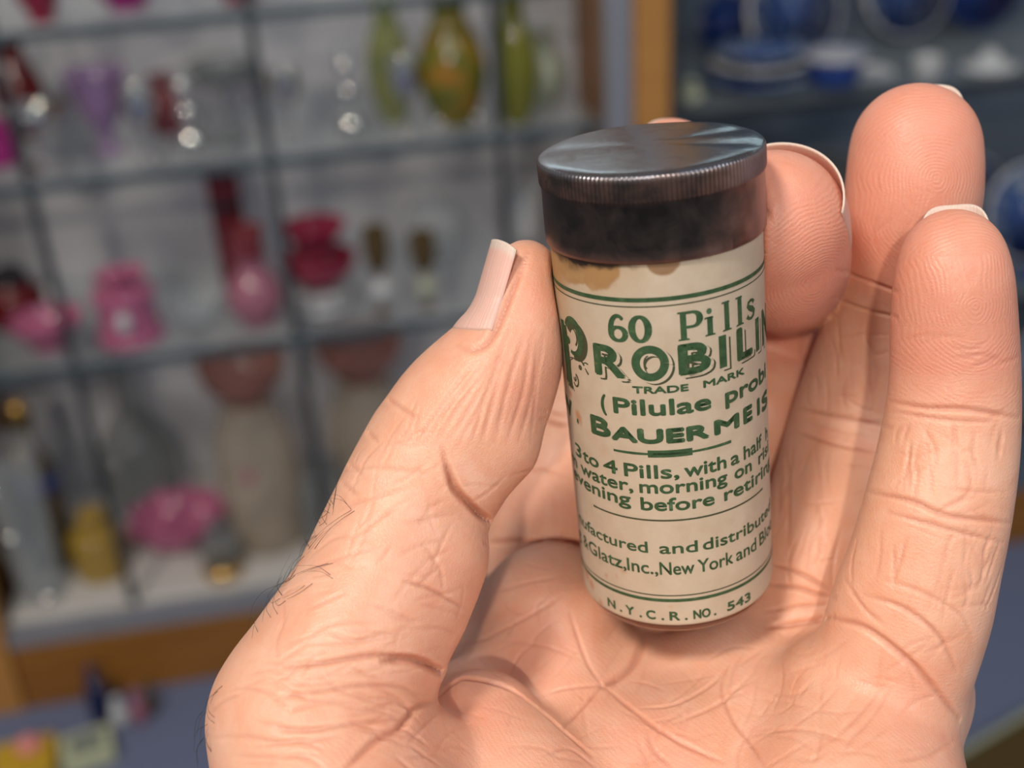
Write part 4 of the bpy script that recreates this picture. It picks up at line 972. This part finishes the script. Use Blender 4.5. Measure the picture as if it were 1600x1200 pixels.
# on the blue carpet
def fp(x, y): d = ray(x, y); p = CAM - d * CAM[2] / d[2]; return p
def up_h(x, yb, yt): p = fp(x, yb) - OA; return z_at(x, yt, p @ N_)
o, h, r = ware('bud_vase', 'bottle', 'navy', 'F', 165, 1128, 1042, 36, 'navy blue glass bud vase standing on the carpet by the oak plinth', 'vase')
for x, yb, yt, w, m_, l in ((190, 1132, 1092, 30, 'white', 'small white and blue figurine right beside the navy vase'), (222, 1130, 1080, 26, 'palepink', 'small pinkish figurine on the carpet, second from the navy vase'), (240, 1122, 1076, 20, 'brown', 'small dark brown figurine, farthest from the navy vase')):
    o, h, r = ware('figurine', 'vase', m_, 'F', x, yb, yt, w, l, 'figurine'); orb(o, 'head', m_, (0, 0, h * 1.02), r * .5)
def card(name, x, y, w, d_, h, rz, mat, label, cat):
    p = fp(x, y); V = [(a * w / 2, b * d_ / 2, c * h) for c in (0, 1) for a, b in ((-1, -1), (1, -1), (1, 1), (-1, 1))]
    o = mesh_obj(name, V, BF, MT[mat], smooth=False); o.location = (p[0], p[1], .0004); o.rotation_euler = (0, 0, rz); m = o.modifiers.new('bevel', 'BEVEL'); m.width = .0015; m.segments = 2
    tag(o, label, cat); return o
o = card('small_box', 140, 1182, .062, .05, .022, YAW + .2, 'palegreen', 'pale green card box on the carpet in the lower left corner', 'box')
k = mesh_obj('lid_panel', [(a * .02, b * .015, c) for c in (.0224, .0236) for a, b in ((-1, -1), (1, -1), (1, 1), (-1, 1))], BF, MT['smoke'], o, smooth=False)
o = card('small_box', 44, 1208, .074, .06, .03, YAW + .1, 'yellow', 'yellow card box with a salmon pink knob, lower left corner', 'box'); orb(o, 'knob', 'salmon', (.008, .01, .036), .016, .6, 'salmon pink round top')
o = card('tray', 1592, 1215, .19, .10, .03, YAW + .35, 'cream', 'beige edged dark tray on the carpet at the lower right corner', 'tray')
k = mesh_obj('tray_floor', [(a * .085, b * .04, c) for c in (.0305, .0315) for a, b in ((-1, -1), (1, -1), (1, 1), (-1, 1))], BF, MT['brown'], o, smooth=False)

# blue and white china
def plate(shelf, x, yb, r_px, label, tilt=14, mat='delft', vmin=.2, cat='plate', name='plate', group=None):
    z = ZS[shelf]; v = vmin; u = u_at(x, yb, v); s = pxm(u, v, z + .08); r = r_px / s
    pr = [(0, .01), (0, r * .55), (.006, r * .62), (.014, r * .97), (.017, r), (.019, r * .99), (.010, r * .62), (.004, r * .55), (.004, .01)]
    t = empty(name); body = lathe('plate_body', pr, MT['white'] if mat == 'delft' else MT[mat], t, 48)
    w_ = lathe('blue_centre', [(.0045, .001), (.0047, r * .56)], MT['delft'] if mat == 'delft' else MT[mat], t, 40)
    rim = lathe('blue_rim', [(.0142, r * .78), (.0195, r * .94)], MT['delft'] if mat == 'delft' else MT[mat], t, 48)
    t.location = wl(u, v, z + r * math.cos(math.radians(tilt)) + .002)
    t.rotation_euler = (math.radians(90 - tilt), 0, YAW); tag(t, label, cat, group); return t
plate('P', 1228, 118, 78, 'large blue and white plate standing at the back of the top china shelf')
plate('P', 1398, 100, 72, 'medium blue plate leaning behind the cup on the top china shelf', 16, 'delft', .27)
plate('P', 1128, 110, 46, 'small dark blue plate nearest the oak post', 14, 'blue', .27)
plate('P', 1510, 90, 66, 'dark blue plate leaning behind the white funnel', 14, 'blue', .28)
for i, (dy, w) in enumerate(((168, 150), (158, 135), (148, 118))):
    p, h, r = place('P', 1185, 168, 158, w * 1.15, vmin=.03)
    o = lathe('plate', [(0, r * .5), (.004, r * .55), (.014, r), (.017, r * .99), (.008, r * .5)], MT['delft'] if i != 1 else MT['white'], None, 40); o.location = (p[0], p[1], p[2] + i * .0175)
    tag(o, ['bottom plate of the low stack behind the bottle cap', 'middle plate of the low stack behind the bottle cap', 'top plate of the low stack behind the bottle cap'][i], 'plate', 'stacked china plates')
o, h, r = ware('saucer', 'dish', 'white', 'P', 1335, 160, 146, 120, 'white saucer under the blue cup', 'saucer')
p, h2, r2 = place('P', 1335, 150, 80, 94)
o = lathe('cup', [(a * h2, b * r2) for a, b in smoothprof(SHAPES['tumbler'])], MT['blue'], None, 36); o.location = (*wl(*[at_z(1335, 160, .70)[0], max(at_z(1335, 160, .70)[1], .045)], 0)[:2], .70 + h + .0015); tag(o, 'cobalt blue cup with a white rim standing on a saucer', 'cup')
k = lathe('white_rim', [(h2 * .78, r2 * .98), (h2 * 1.01, r2 * 1.03), (h2 * 1.012, r2 * .6)], MT['white'], o, 36)
ware('cup', 'tumbler', 'white', 'P', 1448, 140, 92, 48, 'small white ribbed cup right of the blue cup', 'cup', fn=scal(8, .06))
o, h, r = ware('funnel', 'goblet', 'white', 'P', 1545, 140, 78, 92, 'white china funnel shape at the right of the top china shelf', 'funnel'); LAY.pop(); bpy.data.objects.remove(o)
o = lathe('candle_snuffer', [(0, r), (h * .12, r * .98), (h * .2, r * .7), (h * .55, r * .38), (h, r * .2), (h * 1.02, .001)], MT['white'], None, 32); o.location = place('P', 1545, 140, 78, 92)[0]; tag(o, 'white cone shaped china cover on the top china shelf, above the ring finger', 'cover')
o, h, r = ware('figurine', 'vase', 'cream', 'P', 1078, 172, 132, 46, 'small pale figurine beside the oak post, left of the plate stack', 'figurine'); orb(o, 'head', 'cream', (0, 0, h * 1.02), r * .45)
plate('Q', 1270, 330, 96, 'large grey plate standing behind the middle fingertip', 14, 'smoke', .2)
MT['greychina'] = plain('grey_china', (.16, .17, .18), .3)
for ch in bpy.data.objects:
    if ch.parent and ch.parent.get('label') == 'large grey plate standing behind the middle fingertip': ch.data.materials.clear(); ch.data.materials.append(MT['greychina'])
for x, yb, r_, l, v in ((1590, 400, 78, 'blue and white plate at the right edge, beside the ring finger', .14), (1500, 330, 60, 'blue and white plate behind the ring fingertip', .27), (1385, 350, 60, 'blue and white plate between middle and ring fingers', .24)):
    plate('Q', x, yb, r_, l, 14, 'delft', v)
for x, r_, l in ((1640, 96, 'blue and white plate low at the right edge, beside the little finger'), (1470, 74, 'blue and white plate on the lowest china shelf, behind the little finger')):
    plate('R', x, 690, r_, l, 14, 'delft', .12)
ware('tureen', 'jar', 'delft', 'Q', 1610, 560, 470, 80, 'blue and white jar at the right edge below the plate', 'jar', vmin=.03)

# nothing on a shelf may stand inside its neighbour: slide things apart along the line of sight
def settle():
    for it in range(400):
        moved = False
        for i in range(len(LAY)):
            for j in range(i):
                a, b = LAY[i], LAY[j]
                if a[1] != b[1]: continue
                du, dv = a[2] - b[2], a[3] - b[3]; d = math.hypot(du, dv); need = a[4] + b[4] + .001
                if d >= need: continue
                moved = True; k = need - d; ws = a[5] + b[5]
                for t, sg in ((a, 1), (b, -1)):
                    e = wl(t[2], t[3], 0) - CAM; eu, ev = e @ U_, e @ N_; sl = eu / ev
                    s_ = sg * (1 if dv >= 0 else -1); k_ = k * t[5] / ws
                    v0 = t[3]; v1 = v0 + s_ * k_ * .8
                    if t[1] != 'F': v1 = min(max(v1, .030 + t[4]), .322 - t[4])
                    t[2] += (v1 - v0) * sl + sg * (1 if du >= 0 else -1) * k_ * (.15 if abs(v1 - v0) > 1e-6 else .6); t[3] = v1
                    if t[1] in 'ABCD': t[2] = max(t[2], .012 + t[4])
        if not moved: break
    for o, sh, u, v, r, _w in LAY:
        z = o.location.z; w_ = wl(u, v, 0); o.location = (w_[0], w_[1], z)
settle()
